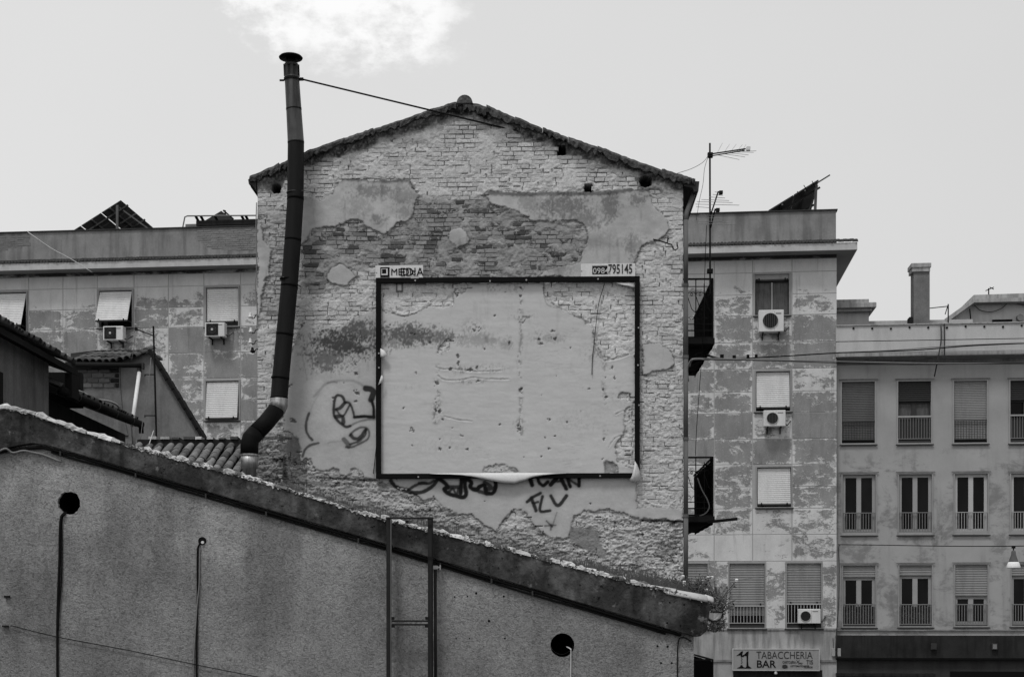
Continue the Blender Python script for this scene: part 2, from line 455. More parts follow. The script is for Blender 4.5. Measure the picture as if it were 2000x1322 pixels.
# ------------------------------------------------------------------ numpy noise
def _hash(ix, iy, seed):
    h = (ix.astype(np.int64)*374761393 + iy.astype(np.int64)*668265263 + seed*1442695041) & 0xffffffff
    h = ((h ^ (h >> 13)) * 1274126177) & 0xffffffff
    h = h ^ (h >> 16)
    return (h & 0xffff).astype(np.float32) / 65535.0
def vn(x, y, seed):
    ix = np.floor(x); iy = np.floor(y); fx = x-ix; fy = y-iy
    fx = fx*fx*(3-2*fx); fy = fy*fy*(3-2*fy)
    a = _hash(ix,iy,seed); b = _hash(ix+1,iy,seed); c = _hash(ix,iy+1,seed); d = _hash(ix+1,iy+1,seed)
    return (a*(1-fx)+b*fx)*(1-fy) + (c*(1-fx)+d*fx)*fy
def fbm(x, y, seed, octs=4, g=.55):
    t = 0; a = 1; s = 0
    for i in range(octs):
        t = t + a*vn(x*2**i + i*17.3, y*2**i + i*9.1, seed+i); s += a; a *= g
    return t/s - .5
def sstep(a, b, x):
    t = np.clip((x-a)/(b-a), 0, 1); return t*t*(3-2*t)
def sdf(poly, X, Y, rng=40):
    """signed distance (inside positive) to a polygon, only near its box"""
    P = np.array(poly, dtype=np.float32)
    out = np.full(X.shape, -float(rng), dtype=np.float32)
    m = (X > P[:,0].min()-rng) & (X < P[:,0].max()+rng) & (Y > P[:,1].min()-rng) & (Y < P[:,1].max()+rng)
    x = X[m]; y = Y[m]; d = np.full(x.shape, 1e9, dtype=np.float32); ins = np.zeros(x.shape, bool)
    n = len(P)
    for i in range(n):
        a = P[i]; b = P[(i+1)%n]; e = b-a; L = max(float(e@e), 1e-6)
        t = np.clip(((x-a[0])*e[0]+(y-a[1])*e[1])/L, 0, 1)
        d = np.minimum(d, (x-a[0]-t*e[0])**2 + (y-a[1]-t*e[1])**2)
        c = ((a[1] > y) != (b[1] > y))
        if abs(e[1]) > 1e-6:
            ins ^= c & (x < (y-a[1])/e[1]*e[0]+a[0])
    d = np.sqrt(d); out[m] = np.where(ins, d, -d)
    return np.clip(out, -rng, 1e9)
def polydist(pts, X, Y, rng):
    P = np.array(pts, dtype=np.float32)
    out = np.full(X.shape, 1e3, dtype=np.float32)
    m = (X > P[:,0].min()-rng) & (X < P[:,0].max()+rng) & (Y > P[:,1].min()-rng) & (Y < P[:,1].max()+rng)
    x = X[m]; y = Y[m]; d = np.full(x.shape, 1e9, dtype=np.float32)
    for i in range(len(P)-1):
        a = P[i]; b = P[i+1]; e = b-a; L = max(float(e@e), 1e-6)
        t = np.clip(((x-a[0])*e[0]+(y-a[1])*e[1])/L, 0, 1)
        d = np.minimum(d, (x-a[0]-t*e[0])**2 + (y-a[1]-t*e[1])**2)
    out[m] = np.sqrt(d); return out
def smooth_line(pts, k=5):
    P = [np.array(p, float) for p in pts]
    if len(P) < 3: return [tuple(p) for p in P]
    Q = [P[0]*2-P[1]] + P + [P[-1]*2-P[-2]]; out = []
    for i in range(1, len(Q)-2):
        for j in range(k):
            t = j/k
            out.append(tuple(.5*((2*Q[i]) + (-Q[i-1]+Q[i+1])*t + (2*Q[i-1]-5*Q[i]+4*Q[i+1]-Q[i+2])*t*t + (-Q[i-1]+3*Q[i]-3*Q[i+1]+Q[i+2])*t**3)))
    out.append(tuple(P[-1])); return out
def tr(ox, oy, sc, pts): return [(ox + a/sc, oy + b/sc) for a, b in pts]
T5 = lambda p: tr(480, 340, 3.888, p)
T4 = lambda p: tr(860, 160, 3.672, p)
T6 = lambda p: tr(460, 660, 3.888, p)
T7 = lambda p: tr(840, 500, 2.873, p)
TG = lambda p: tr(740, 900, 4.762, p)
TF = lambda p: tr(735, 540, 3.305, p)
TR = lambda p: tr(960, 900, 3.132, p)

# ================================================================== GABLE HOUSE
VERGE = [(487,349),(500,341),(530,330),(562,318),(597,299),(650,281),(705,263),(755,247),(800,234),(850,214),(893,203),(905,199),(925,203),(960,214),(1000,231),(1050,251),(1100,269),(1172,292),(1220,309),(1260,323),(1300,337),(1357,352)]
def verge_y(x): return np.interp(x, [p[0] for p in VERGE], [p[1] for p in VERGE])
sL, sR = GF.x(503), GF.x(1334)
zB = 4.6
res = .0115
house = thing('gable_house', 'tall brick and plaster gable wall with flaking patches, a bare billboard frame and graffiti', 'house', GF, (0,0,0))
ns = int((sR-sL)/res)+1; zT = GF.p(905,195)[1]; nz = int((zT-zB)/res)+1
S1 = np.linspace(sL, sR, ns); Z1 = np.linspace(zB, zT, nz)
SS, ZZ = np.meshgrid(S1, Z1)
Xw = GF.O[0]+SS*GF.u[0]; Yw = GF.O[1]+SS*GF.u[1]
PX = (CXP + Xw/Yw*FPX).astype(np.float32); PY = (HZP-(ZZ-ZC)/Yw*FPX).astype(np.float32)
def fields(PX, PY):
    F_ = {}
    wx = PX + 8*fbm(PX/22, PY/22, 3, 4, .62); wy = PY + 9*fbm(PX/18+50, PY/18, 8, 4, .62)
    rag = 5*fbm(PX/7, PY/7, 21, 3) + 3.0*fbm(PX/2.8, PY/2.8, 22, 2)
    def sd(poly, r=1.0, rng=40): return sdf(poly, wx, wy, rng) + rag*r
    base = [(590,628),(620,642),(635,630),(655,614),(675,605),(700,602),(742,604),(770,616),(794,618),(817,610),(838,597),(862,602),(884,600),(886,575),(911,570),(913,553),
            (1062,553),(1063,577),(1083,597),(1110,612),(1135,621),(1155,634),(1160,667),(1172,693),(1192,703),(1214,694),(1240,690),(1243,780),(1222,800),(1215,850),(1200,870),(1204,900),(1243,915),(1243,991),
            (1280,990),(1332,993),(1333,1014),(1250,1013),(1234,1005),(1205,998),(1185,992),(1160,1000),(1140,997),(1120,1008),(1116,1025),(1113,1050),(1095,1053),(1072,1047),(1043,1026),(1027,1000),(1008,992),(990,1010),
            (965,1035),(944,1022),(921,1003),(899,1005),(870,990),(851,974),(830,978),(800,958),(760,944),(735,936),(712,931),(704,915),(693,912),(680,928),(664,928),(660,917),(650,913),(635,920),(614,915),
            (607,900),(596,894),(588,900),(585,880),(582,860),(570,847),(556,843),(552,800),(556,740),(570,690),(582,650)]
    A = T5([(380,200),(430,180),(490,185),(505,200),(545,205),(600,192),(660,150),(680,100),(700,60),(735,42),(900,50),(1050,54),(1240,45),(1262,100),(1310,165),(1285,220),(1270,300),(1240,345),(1170,368),(1120,410),(1048,460),(1010,445),(960,425),(900,385),(850,350),(800,345),(740,370),(680,400),(600,408),(515,425),(490,460),(465,510),(430,540),(380,560)])
    B = T5([(650,702),(720,690),(780,720),(840,780),(785,830),(775,852),(740,845),(655,840),(620,795),(615,760)])
    C = T4([(60,1085),(100,1052),(150,1050),(190,1080),(205,1130),(190,1160),(150,1170),(120,1190),(80,1160),(60,1120)])
    D = T4([(310,815),(350,788),(400,795),(640,798),(800,795),(1000,795),(1240,790),(1300,772),(1380,765),(1500,790),(1515,870),(1560,930),(1620,990),(1640,1060),(1620,1100),(1540,1140),(1480,1150),(1440,1200),(1410,1260),(1380,1330),(1380,1420),(1010,1420),(900,1395),(700,1400),(745,1360),(830,1330),(960,1310),(1000,1290),(1010,1240),(1040,1190),(1062,1140),(1050,1080),(1010,1020),(970,992),(860,995),(750,1005),(650,990),(600,950),(540,915),(450,900),(370,885)])
    E = T7([(1192,500),(1240,485),(1300,500),(1350,540),(1375,600),(1340,635),(1260,650),(1195,672)])
    H_ = [(503,440),(512,436),(516,470),(528,490),(527,520),(515,560),(508,610),(503,620)]
    P = sd(base)
    for q, r in ((A,.8),(B,.7),(C,1.0),(D,.8),(E,.9),(H_,1.2)): P = np.maximum(P, sd(q, r))
    # places inside plaster where it has fallen off again
    for q, r in ((T5([(560,1160),(600,1118),(650,1080),(740,1035),(850,1018),(985,1022),(950,1040),(870,1070),(810,1110),(710,1160),(620,1168)]),.6),
                 (TF([(690,1262),(700,1235),(760,1215),(810,1212),(850,1228),(900,1240),(925,1262)]),.5),
                 (TF([(1470,1262),(1480,1195),(1530,1200),(1560,1230),(1560,1262)]),.6),
                 (TF([(1340,275),(1385,295),(1385,325),(1350,310)]),.6),
                 (TF([(395,490),(410,445),(470,410),(480,440),(470,480),(420,500)]),.8),
                 (TF([(1560,780),(1600,745),(1640,760),(1640,800),(1600,800)]),1.0),
                 (TF([(945,258),(1000,262),(960,275),(950,300),(920,298)]),.6),
                 (T6([(380,720),(430,730),(480,790),(490,860),(440,850),(420,800),(340,800)]),.8)):
        P = np.minimum(P, -sd(q, r))
    dark = [(590,470),(640,447),(690,428),(735,453),(750,460),(770,440),(800,424),(815,385),(830,386),(900,390),(945,383),(960,398),(1010,410),(1040,428),(1130,433),(1150,470),(1140,520),(1128,545),(745,548),(735,520),(700,528),(660,530),(650,560),(620,575),(590,570)]
    F_['P'] = P
    F_['dz'] = sstep(-10, 10, sdf(dark, wx, wy) + 9*fbm(PX/14, PY/9, 77, 3))
    F_['wx'] = wx; F_['wy'] = wy
    return F_
FL = fields(PX, PY)
P = FL['P']; dz = FL['dz']
left = sstep(600, 575, PX) * sstep(390, 420, PY) * sstep(640, 600, PY)
dz2 = np.maximum(dz, left*.55)
# rubble / rough zones: right strip and foot of the wall
rub = np.maximum(sstep(1243, 1262, PX)*sstep(560, 640, PY)*.55, 0)
foot = sstep(-10, 10, sdf([(490,840),(590,850),(612,912),(735,930),(860,985),(960,1030),(1040,1020),(1110,1045),(1130,1000),(1340,1010),(1340,1300),(490,1300)], FL['wx'], FL['wy']))
rub = np.maximum(rub*.75, foot)
inf = sstep(-3, 3, sdf([(745,552),(1243,550),(1243,927),(745,925)], PX, PY))
n_lo = fbm(PX/60, PY/40, 11, 4); n_md = fbm(PX/16, PY/11, 12, 4); n_hi = fbm(PX/5, PY/4, 13, 3); n_st = fbm(PX/9, PY/60, 14, 4)
lump = fbm(PX/13, PY/5.5, 31, 3)
# height of the skin, metres in front of the brick faces
cov = fbm(PX/38, PY/26, 15, 4)
h_joint = .0035 - .005*dz2 + .0055*inf + .050*n_md + .060*cov + .014*n_hi
h_joint = np.clip(h_joint, -.013, .014)
lump2 = fbm(PX/7.5, PY/4.2, 33, 4, .7); n_gr0 = fbm(PX/2.6, PY/2.4, 56, 2); ck = np.abs(fbm(PX/17, PY/11, 34, 4)); ck2 = np.abs(fbm(PX/9, PY/6, 35, 3))
h_rub = .010 + .006*foot + .050*lump2 + .045*n_md + .02*n_lo + .022*n_gr0
h_joint = h_joint*(1-rub) + h_rub*rub
h_pl = .029 + .006*n_lo + .0035*n_md + .0012*n_hi
pm = sstep(-.8, 1.2, P)
crk = np.maximum(sstep(.022,.006,ck)*sstep(-.05,.1,cov+.06), .8*sstep(.03,.008,ck2)*sstep(.0,.12,n_md))*(1-pm)*np.clip(.25+rub*1.0,0,1)*(1-dz2*.6)
h_joint = h_joint - .016*crk + .016*np.exp(-np.clip(-P,0,60)/5.0)*sstep(-.06,.10,n_md+.5*n_hi)*(P<.5)
H = h_joint*(1-pm) + np.maximum(h_pl, .012)*pm
# colour (albedo) of the skin
inf = sstep(-3, 3, sdf([(745,552),(1243,550),(1243,927),(745,925)], PX, PY))
c_pl = .50 + .14*n_lo*(1-.5*inf) + .09*n_md*(1-.6*inf) + .09*inf
c_pl = c_pl - .09*sstep(720, 640, PX)*sstep(660, 560, PY)*0
patchA = sstep(560, 520, PY)
c_pl = c_pl*(1-patchA) + (.47 + .30*n_lo + .16*n_md)*patchA
def blob(cx, cy, rx, ry, k=2.0, th=0.0):
    q = ((PX-cx)/rx)**2 + ((PY-cy)/ry)**2
    return np.exp(-q*k)
def stain(cx, cy, rx, ry, amt, seed, thr=.0, sc=10, sy=7):
    n = .75*fbm(PX/sc, PY/sy, seed, 4) + .9*n_grain
    return amt*sstep(thr-.34, thr+.26, n + (blob(cx,cy,rx,ry,1.0)-.62)*.9)*(blob(cx,cy,rx,ry,1.0) > .18)
n_grain = fbm(PX/2.6, PY/3.4, 55, 2)
st = 0
for a in ((672,672,80,34,.80,101),(640,700,50,30,.62,102),(700,650,60,30,.7,103),(800,655,70,24,.72,104),(845,658,60,16,.6,105),(930,665,60,14,.28,106),
          (768,665,40,16,.45,107),(730,375,50,16,.40,108),(790,385,40,22,.35,109),(742,430,16,12,.4,110),(700,400,30,26,.22,111),(788,415,18,14,.3,112),
          (1100,405,60,28,.48,113),(1140,430,40,26,.42,114),(1035,395,30,20,.3,115),(1190,405,22,30,.45,116),(1245,390,20,14,.45,117),(1240,480,25,22,.35,118),
          (1255,515,22,40,.5,119),(1080,660,30,10,.25,120),(990,672,14,14,.3,121),(1165,470,50,20,.18,122),(1095,530,30,12,.25,123)):
    st = np.maximum(st, stain(*a))
c_pl = c_pl*(1-np.clip(st*1.05,0,.9))
# drip streaks from stains
c_pl = c_pl*(1-.22*sstep(.12,.32,n_st)*sstep(760,700,PY)*(1-inf*.6))
# joint mortar colour; deep joints darkened as dirt plus painted recess shade
c_jt = .58 + .05*inf + .16*n_md + .12*n_lo + .10*n_hi
c_jt = c_jt*(1-dz2) + (.29 + .34*n_md + .12*n_lo + .2*n_hi)*dz2
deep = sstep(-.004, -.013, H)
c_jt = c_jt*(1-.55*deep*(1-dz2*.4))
c_rb = .56 + .14*n_md + .16*lump2 + .08*n_hi
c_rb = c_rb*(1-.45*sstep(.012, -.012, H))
c_ft = (.43 + .34*n_md + .22*n_lo + .22*lump2 + .22*n_gr0)*(1-.5*sstep(.10,.22,fbm(PX/24, PY/15, 81, 4)))
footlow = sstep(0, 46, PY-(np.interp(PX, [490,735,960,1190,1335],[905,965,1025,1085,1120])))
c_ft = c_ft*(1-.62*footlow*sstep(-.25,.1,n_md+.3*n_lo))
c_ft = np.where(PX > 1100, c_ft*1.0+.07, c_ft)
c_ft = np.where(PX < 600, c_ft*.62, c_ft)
fm = foot
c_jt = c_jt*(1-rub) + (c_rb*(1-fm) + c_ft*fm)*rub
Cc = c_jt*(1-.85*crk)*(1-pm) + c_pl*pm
# fresh render repair patches (greyer) low on the wall and by the elbow
def flat_patch(poly, val, hgt, k=.8):
    global Cc, H
    m_ = sstep(-1.5, 1.5, sdf(poly, FL['wx'], FL['wy']))*k
    Cc = Cc*(1-m_) + (val+.08*n_lo+.05*n_md)*m_; H = H*(1-m_) + (hgt+.003*n_md)*m_
flat_patch(TR([(480,400),(560,405),(640,425),(660,480),(700,560),(690,600),(640,560),(560,545),(520,500),(470,470)]), .22, .012)
flat_patch(TR([(685,10),(740,10),(775,50),(750,70),(700,65)]), .25, .010)
flat_patch(T6([(340,800),(430,805),(470,880),(420,880),(330,850)]), .22, .012)
flat_patch(T6([(520,1080),(640,1085),(740,1130),(640,1130)]), .16, .012)
flat_patch([(1222,883),(1236,885),(1235,893),(1222,890)], .30, .02)
flat_patch(TF([(700,390),(725,392),(725,432),(700,430)]), .30, .026)
flat_patch([(560,860),(578,850),(590,878),(580,890),(560,885)], .2, .02)
for a in ((775,553,786,570),):
    flat_patch([(a[0],a[1]),(a[2],a[1]),(a[2],a[3]),(a[0],a[3])], .62, .03, 1.0)
    e = polydist([(a[0],a[1]),(a[0],a[3]),(a[2],a[3]),(a[2],a[1])], PX, PY, 5)
    Cc = Cc*(1-.85*sstep(2.2,.6,e))
# grime along the broken plaster edges, mostly above them
ed = np.exp(-(np.clip(-P, 0, 50)/3.2)) * (P < .5)
Cc = Cc*(1-.55*ed*sstep(-.18,.14,n_md+.6*n_lo))
ed2 = np.exp(-(np.abs(P)/1.1))
Cc = Cc*(1-.35*ed2)
# sooty verge, and soot above the upper plaster patches
vy = verge_y(PX)
vd = PY - vy
soot = sstep(40, 20, vd + 30*fbm(PX/30, PY/16, 41, 4))
soot = np.maximum(soot, .55*sstep(60, 25, vd + 50*fbm(PX/40, PY/20, 42, 4)))
Cc = Cc*(1-soot) + (.075 + .45*np.clip(n_grain,0,1) + .16*n_md)*soot
H = H + soot*sstep(30,14,vd)*(.012 + .05*n_md + .02*n_hi)
line = polydist([(955,378),(1020,381),(1090,379),(1150,380),(1200,377),(1235,371),(1290,373)], PX, PY, 16)
Cc = Cc*(1-.62*sstep(7, 1.5, line + 6*n_hi))
line = polydist([(655,362),(668,351),(700,352),(760,355),(800,353),(808,368)], PX, PY, 16)
Cc = Cc*(1-.6*sstep(6, 1, line + 6*n_hi))
# dark lines in the lower-left corner and under the frame's ledge
for pts, w, k in (([(620,932),(733,938)],3.5,.75),([(1255,1016),(1333,1018)],3.5,.85),([(556,895),(557,930)],5,.6),([(546,800),(548,860)],7,.45),([(600,742),(590,690)],2,.2)):
    Cc = Cc*(1-k*sstep(w, w*.3, polydist(pts, PX, PY, w+2)+3*n_hi))
# chips and pock marks in the plaster
rng = np.random.RandomState(5)
chips = []
fine = fbm(PX/3.2, PY/4.5, 61, 3); gate = fbm(PX/30, PY/16, 62, 2)
for x0, ya_, yb_, k_ in ((1017,556,860,.7),(854,712,830,.65),(1181,690,850,.5)):
    w_2 = np.exp(-((PX-x0-14*fbm(PX/40, PY/22, 63, 2))/4.2)**2)*sstep(ya_-4,ya_+4,PY)*sstep(yb_+4,yb_-4,PY)
    m_ = k_*w_2*sstep(.06,.18,fine + .8*gate)
    Cc *= (1-.62*m_); H -= .008*m_
for q in ((525,515,3.2),(532,560,2.2),(230,995,4.0),(545,1027,2.2),(410,1048,1.5),(175,853,1.6),(603,600,3.0),(655,585,1.8),(662,676,2.4),(480,600,3.4),(930,740,4.0),(1462,733,2.2),(1475,655,1.6),(913,960,4.0),(925,985,3.0),(395,690,4.0),(385,812,2.2),(400,870,4.5),(430,922,3.0),(700,467,2.4),(625,345,3.2),(640,350,2.4),(670,340,2.0),(1068,440,2.4),(1050,405,2.0),(1120,402,2.2),(855,430,4),(520,100,5),(522,125,3),(930,75,2.4),(932,128,2.2),(1113,1112,1.5),(1067,1160,1.3),(1468,1057,1.4),(350,430,3)):
    x, y = TF([(q[0], q[1])])[0]; chips.append((x, y, q[2]*.8))
for k in range(22): chips.append((rng.uniform(750,1240), rng.uniform(560,925), rng.uniform(.3, .8)))
for k in range(40): chips.append((rng.uniform(590,1200), rng.uniform(640,1000), rng.uniform(.6, 1.4)))
for x, y, r in T6([(915,275),(925,415)]) and [(695,731,1.2),(698,767,2.6),(697,785,1.2),(573,821,2.2),(568,755,1.4),(589,635,1.5)]: chips.append((x,y,r))
for x, y, r in chips:
    i0 = (np.abs(PX[0]-x) < 8); cx = np.where(i0)[0]
    ry = np.where(np.abs(PY[:, cx[0]]-y) < 8)[0] if len(cx) else []
    if len(cx) == 0 or len(ry) == 0: continue
    sl = (slice(ry[0], ry[-1]+1), slice(cx[0], cx[-1]+1))
    d = np.hypot((PX[sl]-x)*(.6+.8*((x*7)%1)), (PY[sl]-y)*(.7+.7*((y*5)%1))) + 9*n_hi[sl] + 5*n_grain[sl]
    m_ = sstep(r+.7, r-.5, d)
    Cc[sl] *= (1-.72*m_); H[sl] -= .012*m_
# faint wrinkles and rubbed patches over the old poster glue
wk = np.abs(fbm(PX/70, PY/7, 71, 4)); wg = fbm(PX/80, PY/50, 72, 3)
Cc *= 1-.13*inf*pm*sstep(.03,.004,wk)*sstep(-.05,.15,wg)
H += .004*inf*pm*fbm(PX/50, PY/9, 73, 3)
for cx_, cy_, rx_, ry_, a_2 in ((925,640,22,14,.5),(900,722,16,8,.6),(960,720,30,8,.5),(1050,660,16,16,.35),(920,745,30,5,.5),(1015,830,12,12,.5),(855,800,10,22,.45),(800,755,26,6,.2),(880,560,40,7,.35),(965,560,14,12,.5),(1003,562,12,12,.45),(1165,690,26,18,.35),(1215,775,20,14,.3),(1020,618,22,8,.4),(1130,825,60,30,.12),(870,870,70,24,.12)):
    m_ = a_2*np.exp(-((PX-cx_)/rx_)**2-((PY-cy_)/ry_)**2)*sstep(-.02,.16,fine+.25*n_md)
    Cc *= (1-m_)
# hairline relief lines in the patched middle
for pts in (TF([(400,640),(430,665),(480,672),(560,668),(620,655),(700,662),(860,665)]), TF([(385,590),(440,600),(500,598),(640,615),(800,610)]), TF([(440,905),(500,920),(560,930),(620,935)]), TF([(1545,890),(1590,870),(1665,858)]), TF([(1500,1100),(1540,1045),(1600,1030),(1640,1070)]), TF([(1400,430),(1420,480),(1440,520),(1480,545),(1560,530),(1630,505)])):
    L = smooth_line(pts, 4)
    d = polydist(L, PX, PY, 7) + 3*n_hi
    Cc *= (1-.36*sstep(1.8, .3, d)*sstep(-.06,.1,n_md+n_hi*.5)); H += .003*sstep(7, 1, d) - .008*sstep(2, .5, d)
for pts in (T5([(1110,1050),(1150,1072),(1210,1080),(1300,1055)]), TF([(90,205),(130,245),(200,250),(260,235)]), TF([(1080,60),(1085,130),(1110,190),(1200,210),(1290,245),(1335,270)])):
    d = polydist(smooth_line(pts, 4), PX, PY, 6) + 2.5*n_hi
    Cc *= (1-.4*sstep(1.8, .3, d))
# spray paint
def spray(pts, w, a=1.0, soft=1.6):
    global Cc
    L = smooth_line(pts, 5); d = polydist(L, PX, PY, w+10)
    m_ = a*sstep(w/2+soft, w/2-soft, d + 1.5*n_hi)
    m_ = np.maximum(m_, .22*a*np.exp(-(np.clip(d-w/2, 0, 99)/3.0))*(d < 90))
    Cc = Cc*(1-m_) + .02*m_
for pts, w, a in (([(560,575),(540,640),(538,700),(558,745),(585,775)],3.4,.85),([(600,445),(640,400),(690,350),(760,330),(850,325),(920,335),(985,375)],3.2,.30),
                  ([(700,345),(745,335),(770,340)],2.5,.35),([(640,420),(610,470),(580,530),(560,580)],2.0,.18),
                  ([(990,385),(1030,392),(1052,412),(1040,445),(1030,470)],7.5,.95),([(1035,475),(1050,530),(1052,600)],3.8,1),([(1052,602),(980,597),(905,602)],4.2,1),
                  ([(905,602),(892,550),(870,500),(840,488)],3,.9),([(832,490),(815,450),(785,437),(760,455),(748,540),(755,600),(790,640),(840,675),(872,670)],3.6,.92),
                  ([(835,490),(800,530),(768,545)],4.4,.9),([(768,545),(800,590),(828,585),(868,512)],2.8,.85),([(762,598),(812,600),(822,645)],5,.9),([(872,668),(930,640),(1000,622),(1062,618)],2.6,.55),
                  ([(868,742),(905,705),(955,680),(1003,690),(1017,730),(1003,770),(950,800),(885,830),(840,828)],2.8,.75),([(878,735),(900,762),(940,762),(992,697)],4.4,.9),
                  ([(992,697),(985,740),(935,785),(872,808)],3.0,.85),([(825,772),(850,800),(860,822)],6,.7),([(705,800),(735,790),(800,785)],2,.25),([(512,900),(530,850),(570,815),(630,800)],3.2,.8)):
    spray(T6(pts), w*1.6, a, 1.3)
for pts, w, a in (([(112,185),(160,240),(230,270),(310,293),(400,290),(480,250),(530,200),(552,150)],4.8,.95),([(280,265),(340,230),(400,205),(470,210),(515,185)],3.8,.9),([(380,208),(440,208)],5,.8),
                  ([(560,165),(620,210),(640,245),(608,262),(640,300),(700,320),(780,338),(812,310),(802,230),(797,150)],5.4,1),([(770,150),(766,240),(762,300)],5.2,1),([(640,245),(760,242)],5,.9),([(650,290),(690,262),(722,310),(740,260)],3.4,.9),
                  ([(815,165),(862,200),(850,242),(900,270),(940,240),(980,228),(1000,300)],5.4,1),([(1000,302),(940,285),(895,262)],5,.9),([(985,200),(1040,240),(1010,260),(1065,255)],5,.9),([(1010,305),(1065,295),(1088,235),(1078,165)],5,1),
                  ([(1400,150),(1425,222)],5.6,1),([(1478,150),(1490,200),(1530,228),(1572,195)],4.6,1),([(1598,222),(1655,160)],5.6,1),([(1610,195),(1700,186)],3.4,.9),([(1688,150),(1742,258)],5.2,1),([(1752,160),(1778,238)],4.6,1),([(1765,170),(1860,232)],3.6,.9),([(1862,150),(1862,232)],4.6,1),
                  ([(1378,382),(1430,340),(1502,300)],4.0,.95),([(1418,345),(1440,400),(1462,462)],4.6,.95),([(1430,392),(1482,382)],3.2,.9),([(1522,330),(1500,462),(1592,463)],3.8,.95),([(1600,325),(1640,398),(1680,408),(1745,325)],4.6,.95),
                  ([(1560,560),(1612,612)],2.2,.8),([(1655,480),(1612,612)],1.6,.5),([(1545,604),(1645,597)],2.0,.7),([(1602,590),(1600,640)],2.4,.7),([(1150,562),(1200,500),(1255,472)],2.4,.6)):
    spray(TG(pts), w*1.6, a, 1.3)
# putlog holes: real pockets in the wall, their shade also painted into the colour
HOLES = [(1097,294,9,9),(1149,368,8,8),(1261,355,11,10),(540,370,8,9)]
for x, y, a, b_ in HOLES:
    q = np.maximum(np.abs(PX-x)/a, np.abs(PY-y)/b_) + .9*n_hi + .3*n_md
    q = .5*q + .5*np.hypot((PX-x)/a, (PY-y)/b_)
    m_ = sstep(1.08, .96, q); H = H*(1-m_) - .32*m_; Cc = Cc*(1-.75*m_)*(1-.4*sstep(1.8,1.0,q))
for x, y, a, b_, k in ((1326-22,750,3,8,.9),(1130+34,1035,0,0,0),(1255,1042,3,7,.8),(1248,1046,8,2,.7),(1292,1063,7,5,.5),(1330,690,3,5,.6)):
    if a: Cc = Cc*(1-k*sstep(1.2,.7,np.hypot((PX-x)/a,(PY-y)/b_)+n_hi))
Cc = np.clip(Cc, .015, .72)
edge_fade = 0
def sheet(name, S1, Z1, H, Cc, keep, mat, parent):
    nz, ns = H.shape
    me = bpy.data.meshes.new(name)
    co = np.empty((nz, ns, 3), np.float32); co[...,0] = S1[None,:]; co[...,1] = -H; co[...,2] = Z1[:,None]
    idx = np.arange(nz*ns, dtype=np.int64).reshape(nz, ns)
    k = keep[:-1,:-1] & keep[1:,:-1] & keep[:-1,1:] & keep[1:,1:]
    q = np.stack([idx[:-1,:-1], idx[:-1,1:], idx[1:,1:], idx[1:,:-1]], -1)[k]
    used = np.zeros(nz*ns, bool); used[q.ravel()] = True
    remap = np.cumsum(used)-1
    q = remap[q].astype(np.int32); co = co.reshape(-1,3)[used]; cc = Cc.reshape(-1)[used]
    me.vertices.add(len(co)); me.vertices.foreach_set('co', co.ravel())
    me.loops.add(q.size); me.loops.foreach_set('vertex_index', q.ravel())
    me.polygons.add(len(q)); me.polygons.foreach_set('loop_start', np.arange(0, q.size, 4, dtype=np.int32))
    me.update(calc_edges=True)
    at = me.color_attributes.new('alb', 'FLOAT_COLOR', 'POINT')
    ar = np.zeros((len(co),4), np.float32); ar[:,0] = cc; ar[:,1] = gr.reshape(-1)[used]; ar[:,3] = 1; at.data.foreach_set('color', ar.ravel())
    me.shade_smooth(); me.materials.append(mat)
    o = bpy.data.objects.new(name, me); col.objects.link(o); o.parent = parent
    return o

